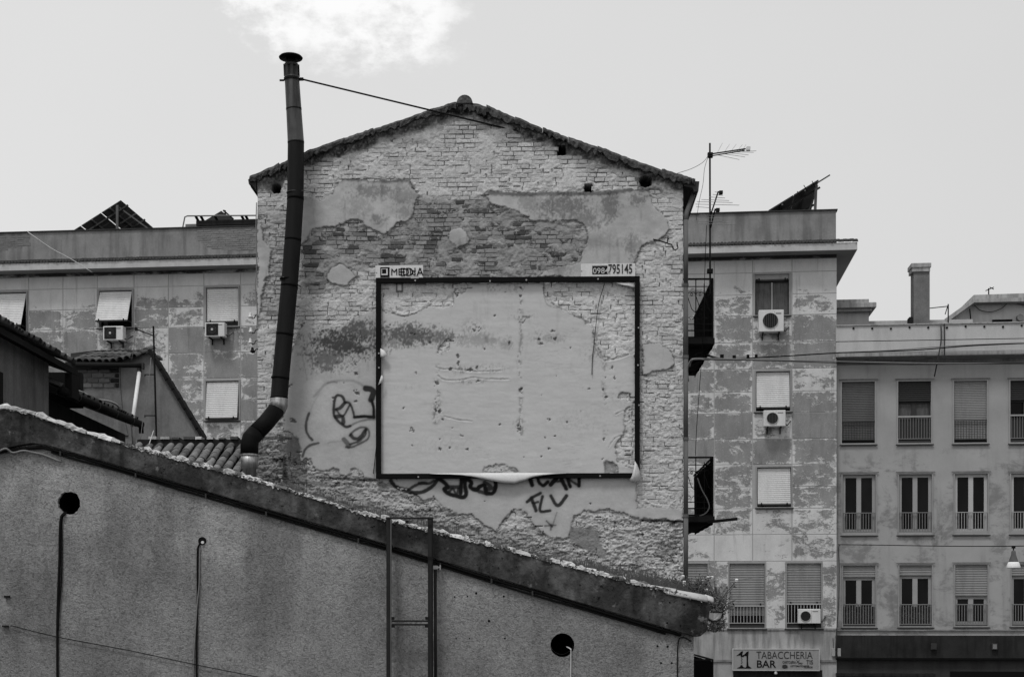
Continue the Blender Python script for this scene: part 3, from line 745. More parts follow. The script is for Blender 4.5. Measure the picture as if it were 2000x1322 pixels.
# bricks: courses of 6.9 cm over the whole gable, left out where sound plaster hides them
def samp(A, s, z):
    i = min(max(int(round((z-zB)/res)), 0), A.shape[0]-1); j = min(max(int(round((s-sL)/res)), 0), A.shape[1]-1)
    return A[i, j]
bricks = []; SL = []
z = zB; row = 0
rb = random.Random(3)
while z < zT:
    s = sL - rb.uniform(0, .1)
    while s < sR:
        L = rb.choice((.118,.128,.145,.15,.16,.165,.22,.24)) if True else 0
        a, b = max(s, sL), min(s+L, sR); s += L + .011
        if b-a < .03: continue
        cs, cz = (a+b)/2, z+.029
        if samp(vd, cs, cz+.035) < 26+20*samp(n_md, cs, cz): continue
        if all(samp(P, x, y) > 3.5 for x in (a, cs, b) for y in (z, z+.058)): continue
        px, py = GF.pix(cs, cz)
        if any(abs(px-x) < w+8 and abs(py-y) < h+5 for x, y, w, h in HOLES): 
            if any(abs(px-x) < w+7 and abs(py-y) < h+3 for x, y, w, h in HOLES): continue
        d_ = samp(dz2, cs, cz); ru = samp(rub, cs, cz); so = samp(soot, cs, cz)
        fo = samp(foot, cs, cz)
        if fo > .5 and rb.random() < .55 + .6*samp(n_md, cs, cz): continue
        lime = .55 + rb.uniform(-.06,.07) + .08*samp(inf, cs, cz)
        lime = lime*(1-d_) + .30*d_
        darkv = rb.choice((.085,.10,.12,.15,.20,.26,.30))
        bare = .40 + rb.uniform(-.07,.07) + .14*samp(inf, cs, cz)
        base_v = bare*(1-d_) + darkv*d_
        wash = rb.uniform(.55,.95)*(1-d_) + rb.choice((.12,.34,.45,.52,.58,.64,.7))*d_
        if so > .3: base_v *= (1-.6*so); lime *= (1-.65*so)
        ft = samp(footlow, cs, cz)*samp(foot, cs, cz)
        base_v *= 1-.45*ft; lime *= 1-.45*ft
        dd = -rb.uniform(-.005,.005); wb = .020*samp(n_lo, cs, cz) + .010*samp(n_md, cs, cz)
        z_keep = z; z = z + wb
        zt = .058 + rb.uniform(-.003,.002)
        j = lambda: rb.uniform(-.003,.003)
        fr = [(a+j(),dd+j(),z+j()),(b+j(),dd+j(),z+j()),(b+j(),dd+j(),z+zt+j()),(a+j(),dd+j(),z+zt+j())]
        c4 = .006
        if rb.random() < .30*(1-ru*.5) and d_ < .6: SL.append((b+.005, z+.002, b+.005, z+.055, rb.uniform(.6,1.1)))
        if rb.random() < .13 and d_ < .6: SL.append((a, z-.006, b*.7+a*.3, z-.006, rb.uniform(.5,.9)))
        bk = [(a-.002,dd+.06,z-.002),(b+.002,dd+.06,z-.002),(b+.002,dd+.06,z+zt+.002),(a-.002,dd+.06,z+zt+.002)]
        # front face slightly inset so that the arrises are worn
        ins = [(fr[0][0]+c4,fr[0][1]-.004,fr[0][2]+c4),(fr[1][0]-c4,fr[1][1]-.004,fr[1][2]+c4),(fr[2][0]-c4,fr[2][1]-.004,fr[2][2]-c4),(fr[3][0]+c4,fr[3][1]-.004,fr[3][2]-c4)]
        vis = (b-a)*(1.0 if samp(P, cs, cz) < -2 and samp(H, cs, cz) < .002 else .3)
        bricks.append((vis, ins+fr+bk, (base_v, wash, lime)))
        z = z_keep
    z += .069; row += 1
BF_ = [(0,1,2,3),(0,4,5,1),(1,5,6,2),(2,6,7,3),(3,7,4,0),(4,8,9,5),(5,9,10,6),(6,10,11,7),(7,11,8,4)]
def brick_mesh(name, items):
    me = bpy.data.meshes.new(name); vs = []; fs = []; cs = []
    for it in items:
        o = len(vs); vs += it[1]; fs += [tuple(i+o for i in f) for f in BF_]; cs += [it[2]]*12
    me.from_pydata(vs, [], fs)
    at = me.color_attributes.new('alb', 'FLOAT_COLOR', 'POINT')
    ar = np.ones((len(vs),4), np.float32); ar[:,:3] = np.array(cs); at.data.foreach_set('color', ar.ravel())
    me.materials.append(M['wall_brick']); return me
# joints where the mortar has dropped out leave short slits; their shade is painted in too
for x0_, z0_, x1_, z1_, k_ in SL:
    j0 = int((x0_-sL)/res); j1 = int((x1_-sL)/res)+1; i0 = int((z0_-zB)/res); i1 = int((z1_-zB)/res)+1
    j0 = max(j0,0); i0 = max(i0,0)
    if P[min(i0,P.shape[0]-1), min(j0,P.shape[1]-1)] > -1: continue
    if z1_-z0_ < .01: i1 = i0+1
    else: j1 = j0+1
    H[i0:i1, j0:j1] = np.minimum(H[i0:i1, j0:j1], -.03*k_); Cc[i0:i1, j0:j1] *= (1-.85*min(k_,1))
keep = vd > 6
gr = np.clip((1-pm)*.85 + pm*(.30-.18*inf) + .3*soot, 0, 1)
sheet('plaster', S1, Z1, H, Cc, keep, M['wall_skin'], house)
bricks.sort(key=lambda t: -t[0])
for it in bricks[:290]:
    o = bpy.data.objects.new('brick', brick_mesh('brick', [it])); col.objects.link(o); o.parent = house
o = bpy.data.objects.new('brick_courses', brick_mesh('brick_courses', bricks[290:])); col.objects.link(o); o.parent = house; o['kind'] = 'stuff'
print('bricks', len(bricks))

# solid body behind the skin
zE = GF.p(503,352)[1]
body = [(sL, 0), (sR, 0)] + [GF.p(x, float(verge_y(x))+13) for x in (1334,1172,1000,905,800,650,503)]
MB().prism([(s_, z_) for s_, z_ in body], .36, 9.0).box(sL, sL+.12, .03, .359, 0, zE-.15).box(sR-.12, sR, .03, .359, 0, zE-.15).box(sL+.12, sR-.12, .03, .359, 0, zB+.02).build('wall', M['shed_plaster'], house)
# roof slabs, thin, running back, reaching past both side walls
def roofpoly(x0, x1, th0=3, th1=13):
    xs = np.linspace(x0, x1, 9); top = [GF.p(x, float(verge_y(x))+th0) for x in xs]
    bot = [GF.p(x, float(verge_y(x))+th1) for x in xs[::-1]]
    return top + bot
rf = MB()
rf.prism(roofpoly(487, 905), .10, 9.3); rf.prism(roofpoly(905.5, 1357), .10, 9.3)
rf.build('roof', M['roof_dark'], house)
# verge: lichened tile ends bedded in mortar, each a piece
def vseg(xa, xb, lift, th, dfront):
    a = GF.p(xa, float(verge_y(xa))-lift); b = GF.p(xb, float(verge_y(xb))-lift*.3)
    return a, b
x = 489; vr = random.Random(5)
while x < 1352:
    L = vr.uniform(42, 66)
    if x < 905 < x+L: L = 905-x
    xb = min(x+L, 1357)
    up = vr.uniform(.5, 4)
    a = GF.p(x, float(verge_y(x))-up*.4); b = GF.p(xb, float(verge_y(xb))-up*.4)
    if (x < 905): b = GF.p(xb, float(verge_y(xb))-up*1.0)
    else: a = GF.p(x, float(verge_y(x))-up*1.0)
    n = 12; th = vr.uniform(.07,.13); mb = MB(); vs = []; fs = []
    for k in range(n):
        t = k/(n-1); s_ = a[0]+(b[0]-a[0])*t; z_ = a[1]+(b[1]-a[1])*t
        w = vr.uniform(-.012,.010)
        vs += [(s_,-.075+vr.uniform(-.015,.015),z_-th+vr.uniform(-.045,.03)),(s_,-.085+vr.uniform(-.01,.01),z_-th*.45+w),(s_,-.055+vr.uniform(-.008,.008),z_+w*.6),(s_,.35,z_+.004),(s_,.35,z_-th)]
    for k in range(n-1):
        for q in range(5): fs.append((k*5+q, k*5+(q+1)%5, (k+1)*5+(q+1)%5, (k+1)*5+q))
    fs += [(0,1,2,3,4), tuple((n-1)*5+q for q in (4,3,2,1,0))]
    mb.add(vs, fs).build('verge_tile', M['tile_edge'], house)
    x = xb + .5
# ridge end tile
cx, cz = GF.p(908, 203); r_ = .125; mb = MB(); pts = []
for k in range(13):
    an = math.pi*k/12; pts.append((cx + r_*math.cos(an)*1.02, cz-.03 + r_*1.12*math.sin(an)))
mb.prism(pts[::-1], -.10, 9.3); mb.build('ridge_tile', M['tile_edge'], house, bevel=.012)
# mortar flanks under the ridge tile
# eaves: rafters box + gutters on both sides
def eave(side):
    if side > 0:
        s0, zt = GF.p(1336, 352); s1 = GF.p(1360, 352)[0]
        g = [(s0, zt-.10),(s1-.06, zt-.13),(s1-.04, zt-.19),(s1+.03, zt-.18),(s1+.045, zt-.03),(s0, zt-.02)]
    else:
        s0, zt = GF.p(501, 344); s1 = GF.p(489, 349)[0]
        g = [(s0, zt-.02),(s1-.03, zt-.06),(s1-.02, zt-.13),(s1+.03, zt-.14),(s0, zt-.22)]
    mb = MB().prism(g, -.03, 9.3)
    mb.build('gutter', M['trim_dark'], house)
eave(1); eave(-1)

# billboard frame
fd = -.07
x0, zt_ = GF.p(734.5, 543.5, fd); x1, zb_ = GF.p(1249.5, 933, fd); w_ = .078
bb = thing('billboard_frame', 'large empty black billboard frame bolted to the peeling gable wall', 'billboard frame', GF, ((x0+x1)/2, fd, zb_))
off = ((x0+x1)/2, fd, zb_)
for a in ((x0,x1,zt_-w_,zt_),(x0,x1,zb_,zb_+w_*.95)):
    MB().box(a[0],a[1],fd-.035,fd+.03,a[2],a[3]).build('rail', M['black_paint_and_shade'], bb, off, bevel=.004)
for a in ((x0,x0+w_),(x1-w_,x1)):
    MB().box(a[0],a[1],fd-.032,fd+.028,zb_+w_*.95+.001,zt_-w_-.001).build('rail', M['black_paint_and_shade'], bb, off, bevel=.004)
bm_ = MB()
for px, py in ((811,548),(957,549),(1028,547),(1168,545),(1247,640),(1246,713),(1248,791),(740,690),(740,718),(817,931),(1172,929)):
    s_, z_ = GF.p(px, py, fd-.04); bm_.tube([(s_,fd-.035,z_),(s_,fd-.048,z_)], .013, 8)
bm_.build('bolt', M['galv'], bb, off)
# sign plates on top of the frame
def plate(px0, py0, px1, py1, label, tilt=0):
    d = -.09
    a, t = GF.p(px0, py0, d); b, bt = GF.p(px1, py1, d)
    o = thing('sign_plate', label, 'sign', GF, ((a+b)/2, d, bt))
    o.rotation_euler[1] = tilt
    MB().box(-(b-a)/2, (b-a)/2, -.012, .012, 0, t-bt).build('board', M['white_sign'], o, bevel=.003)
    return o, b-a, t-bt
o, w, h = plate(733.5, 519, 826.5, 544.5, 'white sign plate with a black square logo and overprinted MEDIA lettering, above the frame', -.006)
q = lambda px, py: (w*((px-148)/1540-.5), h*(1-(py-248)/412))       # from the zoomed crop
def flat(o, pts, mat, name='logo', d=-.0145, th=.004): return MB().prism(pts, d-th/2, d+th/2).build(name, mat, o)
def rect(o, x0_, y0_, x1_, y1_, mat, d=-.0145, name='logo'):
    a = q(x0_, y1_); b = q(x1_, y0_); return flat(o, [(a[0],a[1]),(b[0],a[1]),(b[0],b[1]),(a[0],b[1])], mat, name, d)
rect(o, 305, 300, 605, 612, M['lettering'])
rect(o, 345, 345, 545, 545, M['white_sign'], -.017)
rect(o, 365, 362, 500, 500, M['lettering'], -.0195)
rect(o, 1290, 575, 1550, 655, M['off_white'], -.0142, 'label')
a = q(640, 550); text('MEDIt', .148, M['lettering'], o, (a[0], -.016, a[1]), .98, .0)
a = q(940, 580); text('EDIA', .185, M['lettering'], o, (a[0], -.018, a[1]), .93, -.0008)
for px, py in ((190,465),(1620,355),(1620,435)):
    a = q(px, py); MB().tube([(a[0],-.012,a[1]),(a[0],-.018,a[1])], .008, 8).build('screw', M['alu'], o)
o, w, h = plate(1134.5, 515.5, 1240.5, 540.5, 'white sign plate with the phone number 0984.795145, right end of the frame', -.004)
q = lambda px, py: (w*((px-212)/1510-.5), h*(1-(py-140)/360))
rect(o, 530, 200, 950, 430, M['lettering'])
rect(o, 560, 215, 915, 250, M['lettering_grey'], -.017)
a = q(545, 412); text('0984.', .125, M['lettering_white'], o, (a[0], -.018, a[1]), 1.0, .0006)
a = q(968, 412); text('795145', .205, M['lettering_grey'], o, (a[0], -.016, a[1]), .62, .002)
for px, py in ((1622,318),(232,338)):
    a = q(px, py); MB().tube([(a[0],-.012,a[1]),(a[0],-.018,a[1])], .010, 8).build('screw', M['alu'], o)

# torn paper and sheet remains on the frame
def paper(pts_top, pts_bot, label, d=-.115, curl=.03, name='torn_paper', seed=1):
    rr = random.Random(seed); n = len(pts_top); vs = []
    k_ = 4
    for i in range(n):
        for j in range(k_+1):
            t = j/k_; px = pts_top[i][0]*(1-t)+pts_bot[i][0]*t; py = pts_top[i][1]*(1-t)+pts_bot[i][1]*t
            dd = d - curl*math.sin(math.pi*t*.8)*(1+.5*math.sin(i*1.3)) + rr.uniform(-.003,.003)
            s_, z_ = GF.p(px, py, dd); vs.append((s_, dd, z_))
    fs = [(i*(k_+1)+j, i*(k_+1)+j+1, (i+1)*(k_+1)+j+1, (i+1)*(k_+1)+j) for i in range(n-1) for j in range(k_)]
    b = vs[0]; o = MB().add(vs, fs).build(name, M['paper'], None, b, smooth=True)
    m = o.modifiers.new('solid', 'SOLIDIFY'); m.thickness = .003
    o.location = GF.world(b[0], b[1], b[2]); o.rotation_euler = (0,0,-GF.yaw)
    return tag(o, label, 'torn poster', 'poster remains on the frame')
top = TG([(470,116),(560,114),(660,113),(760,112),(860,111),(960,111),(1060,110),(1160,110),(1260,110),(1360,110),(1460,110),(1560,112),(1640,114),(1740,113)])
bot = TG([(470,118),(560,124),(660,126),(760,132),(860,144),(960,164),(1060,186),(1160,203),(1260,208),(1360,180),(1430,150),(1560,130),(1640,120),(1740,114)])
paper(top, bot, 'long white strip of torn poster sagging over the bottom rail of the frame')
paper([(1240,900),(1245,908),(1250,920),(1251,936)], [(1238,918),(1234,930),(1229,938),(1238,942)], 'crumpled white poster scrap on the bottom right corner of the frame', -.12, .06, seed=4)
paper([(743,680),(750,684),(758,694)], [(743,697),(746,698),(750,698)], 'small folded paper scrap on the inner side of the left rail, upper of two', -.10, .02, seed=5)
paper([(746,732),(749,738),(748,745)], [(744,735),(741,745),(738,752)], 'pointed white paper scrap hooked over the left rail of the frame', -.12, .02, seed=6)
paper([(1203,552),(1215,552),(1228,552),(1241,552)], [(1204,553),(1215,557),(1228,559),(1241,563)], 'white paper remnant curling under the top rail near the right corner', -.075, .01, seed=7)

# hook rod, dangling wire, small ledge
s_, z_ = GF.p(1273,467); 
def P3(fr, px, py, d): a = fr.p(px, py, d); return (a[0], d, a[1])
b = P3(GF,1273,467,0)
o = thing('hook_rod', 'thin black iron hook rod sticking out of the brick near the right corner', 'hook', GF, b)
MB().tube([P3(GF,1273,467,.0),P3(GF,1290,471,-.12),P3(GF,1312,478,-.22)], .012, 6).tube([P3(GF,1303,474,-.18),P3(GF,1305,461,-.18)], .009, 6).build('rod', M['dark_iron'], o, b)
MB().tube([P3(GF,1312,478,-.22),P3(GF,1314,485,-.23),P3(GF,1319,489,-.23),P3(GF,1324,485,-.23),P3(GF,1323,478,-.22)], .009, 6).build('hook', M['dark_iron'], o, b)
def cable(name, label, fr, pts, r, mat, cat='cable', group=None, k=4, n=6):
    P_ = [P3(fr, *p) for p in pts]; L = smooth_line(P_, k); b = P_[0]
    o = MB().tube(L, r, n).build(name, mat, None, b, smooth=True)
    o.location = fr.world(b[0], b[1], b[2]); o.rotation_euler = (0,0,-fr.yaw)
    return tag(o, label, cat, group)
cable('cable', 'thin dark wire dangling inside the frame near its right side', GF, [(1181,553,-.05),(1170,590,-.05),(1165,625,-.06),(1161,665,-.05),(1157,700,-.05),(1156,732,-.05)], .006, M['cable_black'])
cable('cable', 'loose black wire hanging from the bottom left corner of the frame', GF, [(735,870,-.05),(732,900,-.05),(729,925,-.05)], .006, M['cable_black'])
cable('cable', 'pale wire running down the left edge of the brick gable', GF, [(501,396,-.03),(500,450,-.03),(501,520,-.03),(499,560,-.03),(502,600,-.03),(502,640,-.03)], .008, M['cable_grey'])

# ---------------- flue
fy = -.36
def FP(px, py, d=fy): return Vector(P3(GF, px, py, d))
base = P3(GF, 488, 940, -.75)
fl = thing('chimney_flue', 'tall blackened metal flue pipe bending up the left side of the gable wall', 'flue pipe', GF, base)
path = [(569,126,.105,fy),(570,150,.112,fy),(574,215,.118,fy),(578,280,.126,fy),(577,390,.128,fy),(572,470,.128,fy),(565,560,.130,fy),(556,655,.132,fy),(548,740,.132,fy),(545,778,.132,fy)]
for i in range(len(path)-1):
    a = path[i]; b = path[i+1]
    if i == 0: continue
    A_ = FP(a[0],a[1],a[3]); B_ = FP(b[0],b[1],b[3])
    mat = M['flue_faded'] if i in (1,2) else M['flue_black']
    mb = MB().tube([B_, B_+(A_-B_)*.06, B_+(A_-B_)*.0601, A_], [b[2]+.003, b[2]+.003, b[2], a[2]], 24)
    mb.build('pipe_section', mat, fl, base, smooth=False).data.shade_smooth()
# louvred top and rain cap
t0 = FP(569,126); t1 = FP(570,150)
mb = MB()
for k in range(8):
    an = math.pi*2*k/8 + .2
    o_ = Vector((math.cos(an)*.10, math.sin(an)*.10, 0)); mb.bar(t1+o_, t0+o_, .045, .008)
mb.tube([t0-Vector((0,0,.03)), t0], .108, 20).tube([t1, t1+(t0-t1)*.9], .085, 16)
mb.build('vent_collar', M['flue_faded'], fl, base)
cp = FP(568,113)
mb = MB(); mb.tube([cp+Vector((0,0,-.015)), cp+Vector((0,0,0)), cp+Vector((0,0,.02)), cp+Vector((0,0,.05)), cp+Vector((0,0,.06))], [.178,.185,.165,.07,.01], 28)
mb.tube([t0-Vector((0,0,.02)), cp+Vector((0,0,-.01))], .07, 14)
mb.build('rain_cap', M['flue_black'], fl, base, smooth=True)
def dlerp(t): return fy + (-.75-fy)*t
el = [(545,781,fy),(545,790,fy-.01),(540,800,dlerp(.1)),(519,826,dlerp(.5)),(500,845,dlerp(.85)),(490,856,dlerp(.97)),(487,868,dlerp(1)),(487,888,dlerp(1))]
E_ = [FP(a,b,c) for a,b,c in el]
MB().tube([E_[0]+Vector((0,0,.02)), E_[0], E_[1], E_[2]], [.136,.138,.138,.138], 24).build('elbow_joint', M['galv'], fl, base, smooth=True)
MB().tube(E_[2:5], .133, 24).build('pipe_section', M['flue_black'], fl, base, smooth=True)
MB().tube(E_[4:8], .136, 24).build('elbow', M['flue_black'], fl, base, smooth=True)
MB().tube([FP(487,888,-.75),FP(487,915,-.75),FP(487,915.5,-.75),FP(488,945,-.75)], [.128,.128,.105,.105], 24).build('base_pipe', M['galv'], fl, base, smooth=True)
MB().tube([FP(487,887,-.75),FP(487,890,-.75)], .137, 24).build('collar', M['galv'], fl, base)
for px, py, r in ((576,377,.135),(563,545,.138),(545,776,.140),(556,650,.137),(546,737,.137)):
    c_ = FP(px, py); MB().tube([c_-Vector((0,0,.008)), c_+Vector((0,0,.008))], r-.004, 24).build('clamp_band', M['flue_faded'] if py in (377,) else M['flue_black'], fl, base, smooth=True)
for (a, b2, m_) in (((590,372),(612,376),'alu'),((553,541),(588,560),'alu')):
    MB().bar(P3(GF,a[0],a[1],fy-.14), P3(GF,b2[0],b2[1],.0), .022, .008).build('wall_bracket', M['drainpipe'], fl, base)
# top clamp ring and stay
c_ = FP(570,155); MB().tube([c_-Vector((0,0,.014)), c_+Vector((0,0,.014))], .124, 24).box(c_[0]-.19,c_[0]-.12,c_[1]-.01,c_[1]+.01,c_[2]-.03,c_[2]-.005).box(c_[0]+.12,c_[0]+.18,c_[1]-.012,c_[1]+.012,c_[2]-.025,c_[2]+.02).build('clamp_ring', M['dark_iron'], fl, base)
o = cable('stay_rod', 'long straight iron stay rod from the flue top to the gable wall', GF, [(589,155,fy),(1012,257,.02)], .014, M['dark_iron'], 'rod', k=1, n=8)

# ---------------- drainpipe on the right corner
b = P3(GF, 1339, 1150, -.02)
dp = thing('drainpipe', 'long grey metal drainpipe down the right corner of the brick gable', 'drainpipe', GF, b)
for y0_, y1_ in ((430,560),(560,700),(700,860),(860,1010),(1010,1150)):
    MB().tube([P3(GF,1339.5,y0_,-.02), P3(GF,1339.5,y1_-.5,-.02)], .037, 14).build('pipe_section', M['drainpipe'], dp, b, smooth=True)
    MB().tube([P3(GF,1339.5,y1_-6,-.02), P3(GF,1339.5,y1_,-.02)], .044, 14).build('pipe_clip', M['drainpipe'], dp, b)
MB().tube([P3(GF,1339.5,431,-.02),P3(GF,1341,415,.05),P3(GF,1352,385,.15),P3(GF,1356,370,.2)], .037, 12).build('swan_neck', M['drainpipe'], dp, b, smooth=True)

# ---------------- balconies on the hidden right side
def balcony(ytop, yfloor, label, solid=False):
    d0 = 2.6; d1 = 5.9
    so, zt = GF.p(1392, ytop, d0); zf = GF.p(1392, yfloor, d0)[1]
    off = (sR, d0, zf)
    o = thing('balcony', label, 'balcony', GF, off, 'iron balconies on the side wall')
    MB().box(sR+.001, so+.03, d0-.05, d1, zf-.10, zf).build('floor_slab', M['dark_wall'], o, off)
    for k in (0.35, 1.6, 2.9):
        MB().prism([(sR+.001, zf-.101),(sR+.001, zf-.55),(sR+.12, zf-.42),(so-.05, zf-.101)], d0+k-.05, d0+k+.05).build('bracket', M['dark_wall'], o, off)
    # screen cloth on the long side, hung inside the rail
    vs = []; n = 14
    for i in range(n):
        t = i/(n-1); wv = .012*math.sin(i*2.1)
        vs += [(so+wv, d0+.03+(d1-d0-.05)*t, zf-.14), (so-wv*.5, d0+.03+(d1-d0-.05)*t, zt-.03)]
    sc = MB().add(vs, [(2*i,2*i+1,2*i+3,2*i+2) for i in range(n-1)]).build('screen_cloth', M['cloth_dark'], o, off)
    m = sc.modifiers.new('s','SOLIDIFY'); m.thickness = .01
    if solid:
        MB().box(sR+.01, so, d0-.01, d0+.005, zf-.1, zt-.02).build('screen_cloth', M['cloth_dark'], o, off)
    H_ = zt-zf
    MB().bar((sR,d0,zt),(so,d0,zt),.03,.025).bar((so,d0,zt),(so,d1,zt),.025,.03).build('handrail', M['dark_iron'], o, off)
    for zz_, w_2 in ((zt-.13,.014),(zf+.25,.014),(zf+.14,.02),(zf+.02,.03)):
        MB().bar((sR,d0,zz_),(so,d0,zz_),w_2,.014).build('rail', M['dark_iron'], o, off)
    sp = (so-sR-.02)/5
    for k in range(1, 6):
        s_ = so - (5-k)*sp - (0 if k < 5 else 0)
        MB().tube([(s_,d0,zf),(s_,d0,zt if k%2 else zt-.08)], .010, 6).build('baluster', M['dark_iron'], o, off)
    MB().tube([(so,d0,zf-.05),(so,d0,zt)], .016, 6).build('post', M['dark_iron'], o, off)
    sw = MB()
    for k in range(1, 5):
        s_ = so-k*sp; zc = zt-.27
        for sg in (-1, 1):
            pts = []
            for i in range(13):
                an = math.pi*.0 + i*math.pi*1.6/12; rr = .055*(1-i/16)
                pts.append((s_+sg*(.058-rr*math.cos(an)), d0, zc+rr*math.sin(an)))
            sw.tube(pts, .006, 5)
            sw.tube([(s_, d0, zf+.3+.05), (s_+sg*.035, d0, zf+.36), (s_+sg*.06, d0, zf+.33)], .006, 5)
        sw.tube([(s_, d0, zc-.02),(s_+.5*sp, d0, zc-.25),(s_+sp, d0, zf+.45)], .007, 5)
    sw.build('scrollwork', M['dark_iron'], o, off)
    return o, so, zt, zf, d0
o, so, zt, zf, d0 = balcony(545, 661, 'upper iron balcony with a black screen cloth, level with the top of the frame')
balcony(893, 1008, 'lower iron balcony with a black screen cloth, level with the bottom of the frame')
balcony(1288, 1400, 'lowest balcony wrapped in solid black cloth beside the shop front', True)
cable('cable', 'white wire looping down the dark cloth of the lower balcony', GF, [(1362,933,2.3),(1370,955,2.3),(1381,975,2.3),(1385,990,2.3),(1378,1002,2.3),(1366,1007,2.3)], .012, M['cable_grey'])
b = P3(GF,1386,1018,2.5)
o = MB().bar(P3(GF,1384,1019,2.5), P3(GF,1440,1013,2.5), .05, .04).build('rolled_awning', M['dark_iron'], None, b)
o.location = GF.world(*b); o.rotation_euler = (0,0,-GF.yaw)
tag(o, 'thin dark pole sticking out sideways from under the lower balcony', 'pole')
# antenna mast on the upper balcony
b = (so-.03, d0, zt)
am = thing('antenna_mast', 'tall rooftop aerial mast with three antennas fixed to the upper balcony rail', 'antenna', GF, P3(GF,1387,548,d0))
b = P3(GF,1387,548,d0)
MB().tube([P3(GF,1387,575,d0),P3(GF,1386.5,280,d0)], .016, 8).build('mast', M['dark_iron'], am, b)
MB().bar(P3(GF,1383,302,d0-.02),P3(GF,1456,291,d0-.5),.018,.018).bar(P3(GF,1383,306,d0-.02),P3(GF,1454,294,d0-.5),.014,.014).build('boom', M['dark_iron'], am, b)
MB().box(*[v for v in (P3(GF,1382,0,d0)[0],P3(GF,1392,0,d0)[0],d0-.04,d0+.04,GF.p(1390,308,d0)[1],GF.p(1390,299,d0)[1])]).build('clamp', M['dark_iron'], am, b)
MB().box(P3(GF,1450,0,d0)[0],P3(GF,1457,0,d0)[0],d0-.56,d0-.48,GF.p(1390,296,d0-.5)[1],GF.p(1390,289,d0-.5)[1]).build('balun_box', M['white_plastic'], am, b)
el_ = MB()
for i, (x_, x2, y2, x3, y3) in enumerate(((1400,1411,280,1444,312),(1414,1425,282,1455,307),(1427,1438,282,1462,303),(1440,1450,283,1472,298),(1450,1457,283,1477,295))):
    t = (x_-1383)/73; yb = 303-10*t; dd = d0-.5*t
    el_.tube([P3(GF,x_,yb,dd),P3(GF,x2,y2,dd+.25)], .004, 4); el_.tube([P3(GF,x_,yb+2,dd),P3(GF,x3,y3,dd-.35)], .004, 4)
el_.build('dipole_rods', M['galv'], am, b)
for (ya, xb, yb, rows) in ((420,1403,374,((376,1396,1410,8),(381,1392,1412,8),(386,1385,1416,8),(391,1370,1424,8),(395,1361,1431,8),(400,1358,1444,8),(405,1360,1386,8))),(445,1397,408,((411,1388,1402,8),(421,1366,1407,8),(426,1360,1408,8),(433,1358,1424,8),(438,1362,1436,8)))):
    MB().bar(P3(GF,1388,ya,d0-.03),P3(GF,xb,yb,d0-.25),.024,.02).build('boom', M['dark_iron'], am, b)
    MB().box(P3(GF,xb-2,0,d0)[0],P3(GF,xb+5,0,d0)[0],d0-.30,d0-.22,GF.p(1390,yb+6,d0-.25)[1],GF.p(1390,yb,d0-.25)[1]).build('balun_box', M['dark_iron'], am, b)
    e = MB()
    for y_, xa, xc, _ in rows: e.tube([P3(GF,xa,y_-1,d0-.2),P3(GF,xc,y_+1,d0-.2)], .0045, 4)
    e.build('dipole_rods', M['galv'], am, b)
MB().box(P3(GF,1381,0,d0)[0],P3(GF,1392,0,d0)[0],d0-.05,d0+.03,GF.p(1390,534,d0)[1],GF.p(1390,526,d0)[1]).build('clamp', M['dark_iron'], am, b)
cable('cable', 'fine aerial wire sagging from the mast top to the gable roof', GF, [(1383,305,d0),(1372,318,2.0),(1350,330,1.2),(1322,339,.4)], .004, M['cable_black'])
cable('cable', 'fine wire hanging slack from the mast top behind the lower antennas', GF, [(1383,306,d0),(1376,330,d0-.1),(1373,360,d0),(1366,392,d0),(1360,430,d0)], .004, M['cable_black'])
cable('cable', 'thin wire hanging down past both balconies beside the drainpipe', GF, [(1380,440,2.3),(1377,520,2.3),(1374,620,2.3),(1371,690,2.3),(1366,760,2.3),(1361,830,2.3),(1358,890,2.3)], .006, M['cable_black'])
cable('cable', 'pale cable curving off the drainpipe below the upper balcony', GF, [(1345,745,.0),(1343,720,-.05),(1348,705,-.1),(1358,701,-.1),(1375,702,.3)], .010, M['cable_grey'])

# insulators on the left edge
for i, (px, py, broken, lab) in enumerate(((490,619,0,'top white porcelain insulator on the left brick edge'),(491,648,0,'white insulator with a side clip, second from the top on the left brick edge'),(490,669,0,'white insulator just above the black one on the left brick edge'),(494,686,1,'blackened broken insulator, lowest on the left brick edge'))):
    b = P3(GF, 503, py-4, .02)
    o = thing('insulator', lab, 'insulator', GF, b, 'insulators on the left edge')
    MB().tube(smooth_line([P3(GF,504,py-5,.0),P3(GF,499,py-3,-.02),P3(GF,497,py+2,-.02),P3(GF,492,py+3,-.02)],3), .008, 6).build('bracket', M['dark_iron'], o, b)
    c0 = Vector(P3(GF,px-1,py+2,-.02))
    pr = [(0,.030),(.012,.036),(.03,.034),(.035,.022),(.05,.026),(.06,.018),(.072,.021),(.082,.008)]
    MB().tube([c0+Vector((0,0,h_)) for h_, r_ in pr], [r_ for h_, r_ in pr], 14).build('bell', M['dark_iron'] if broken else M['porcelain'], o, b, smooth=True)

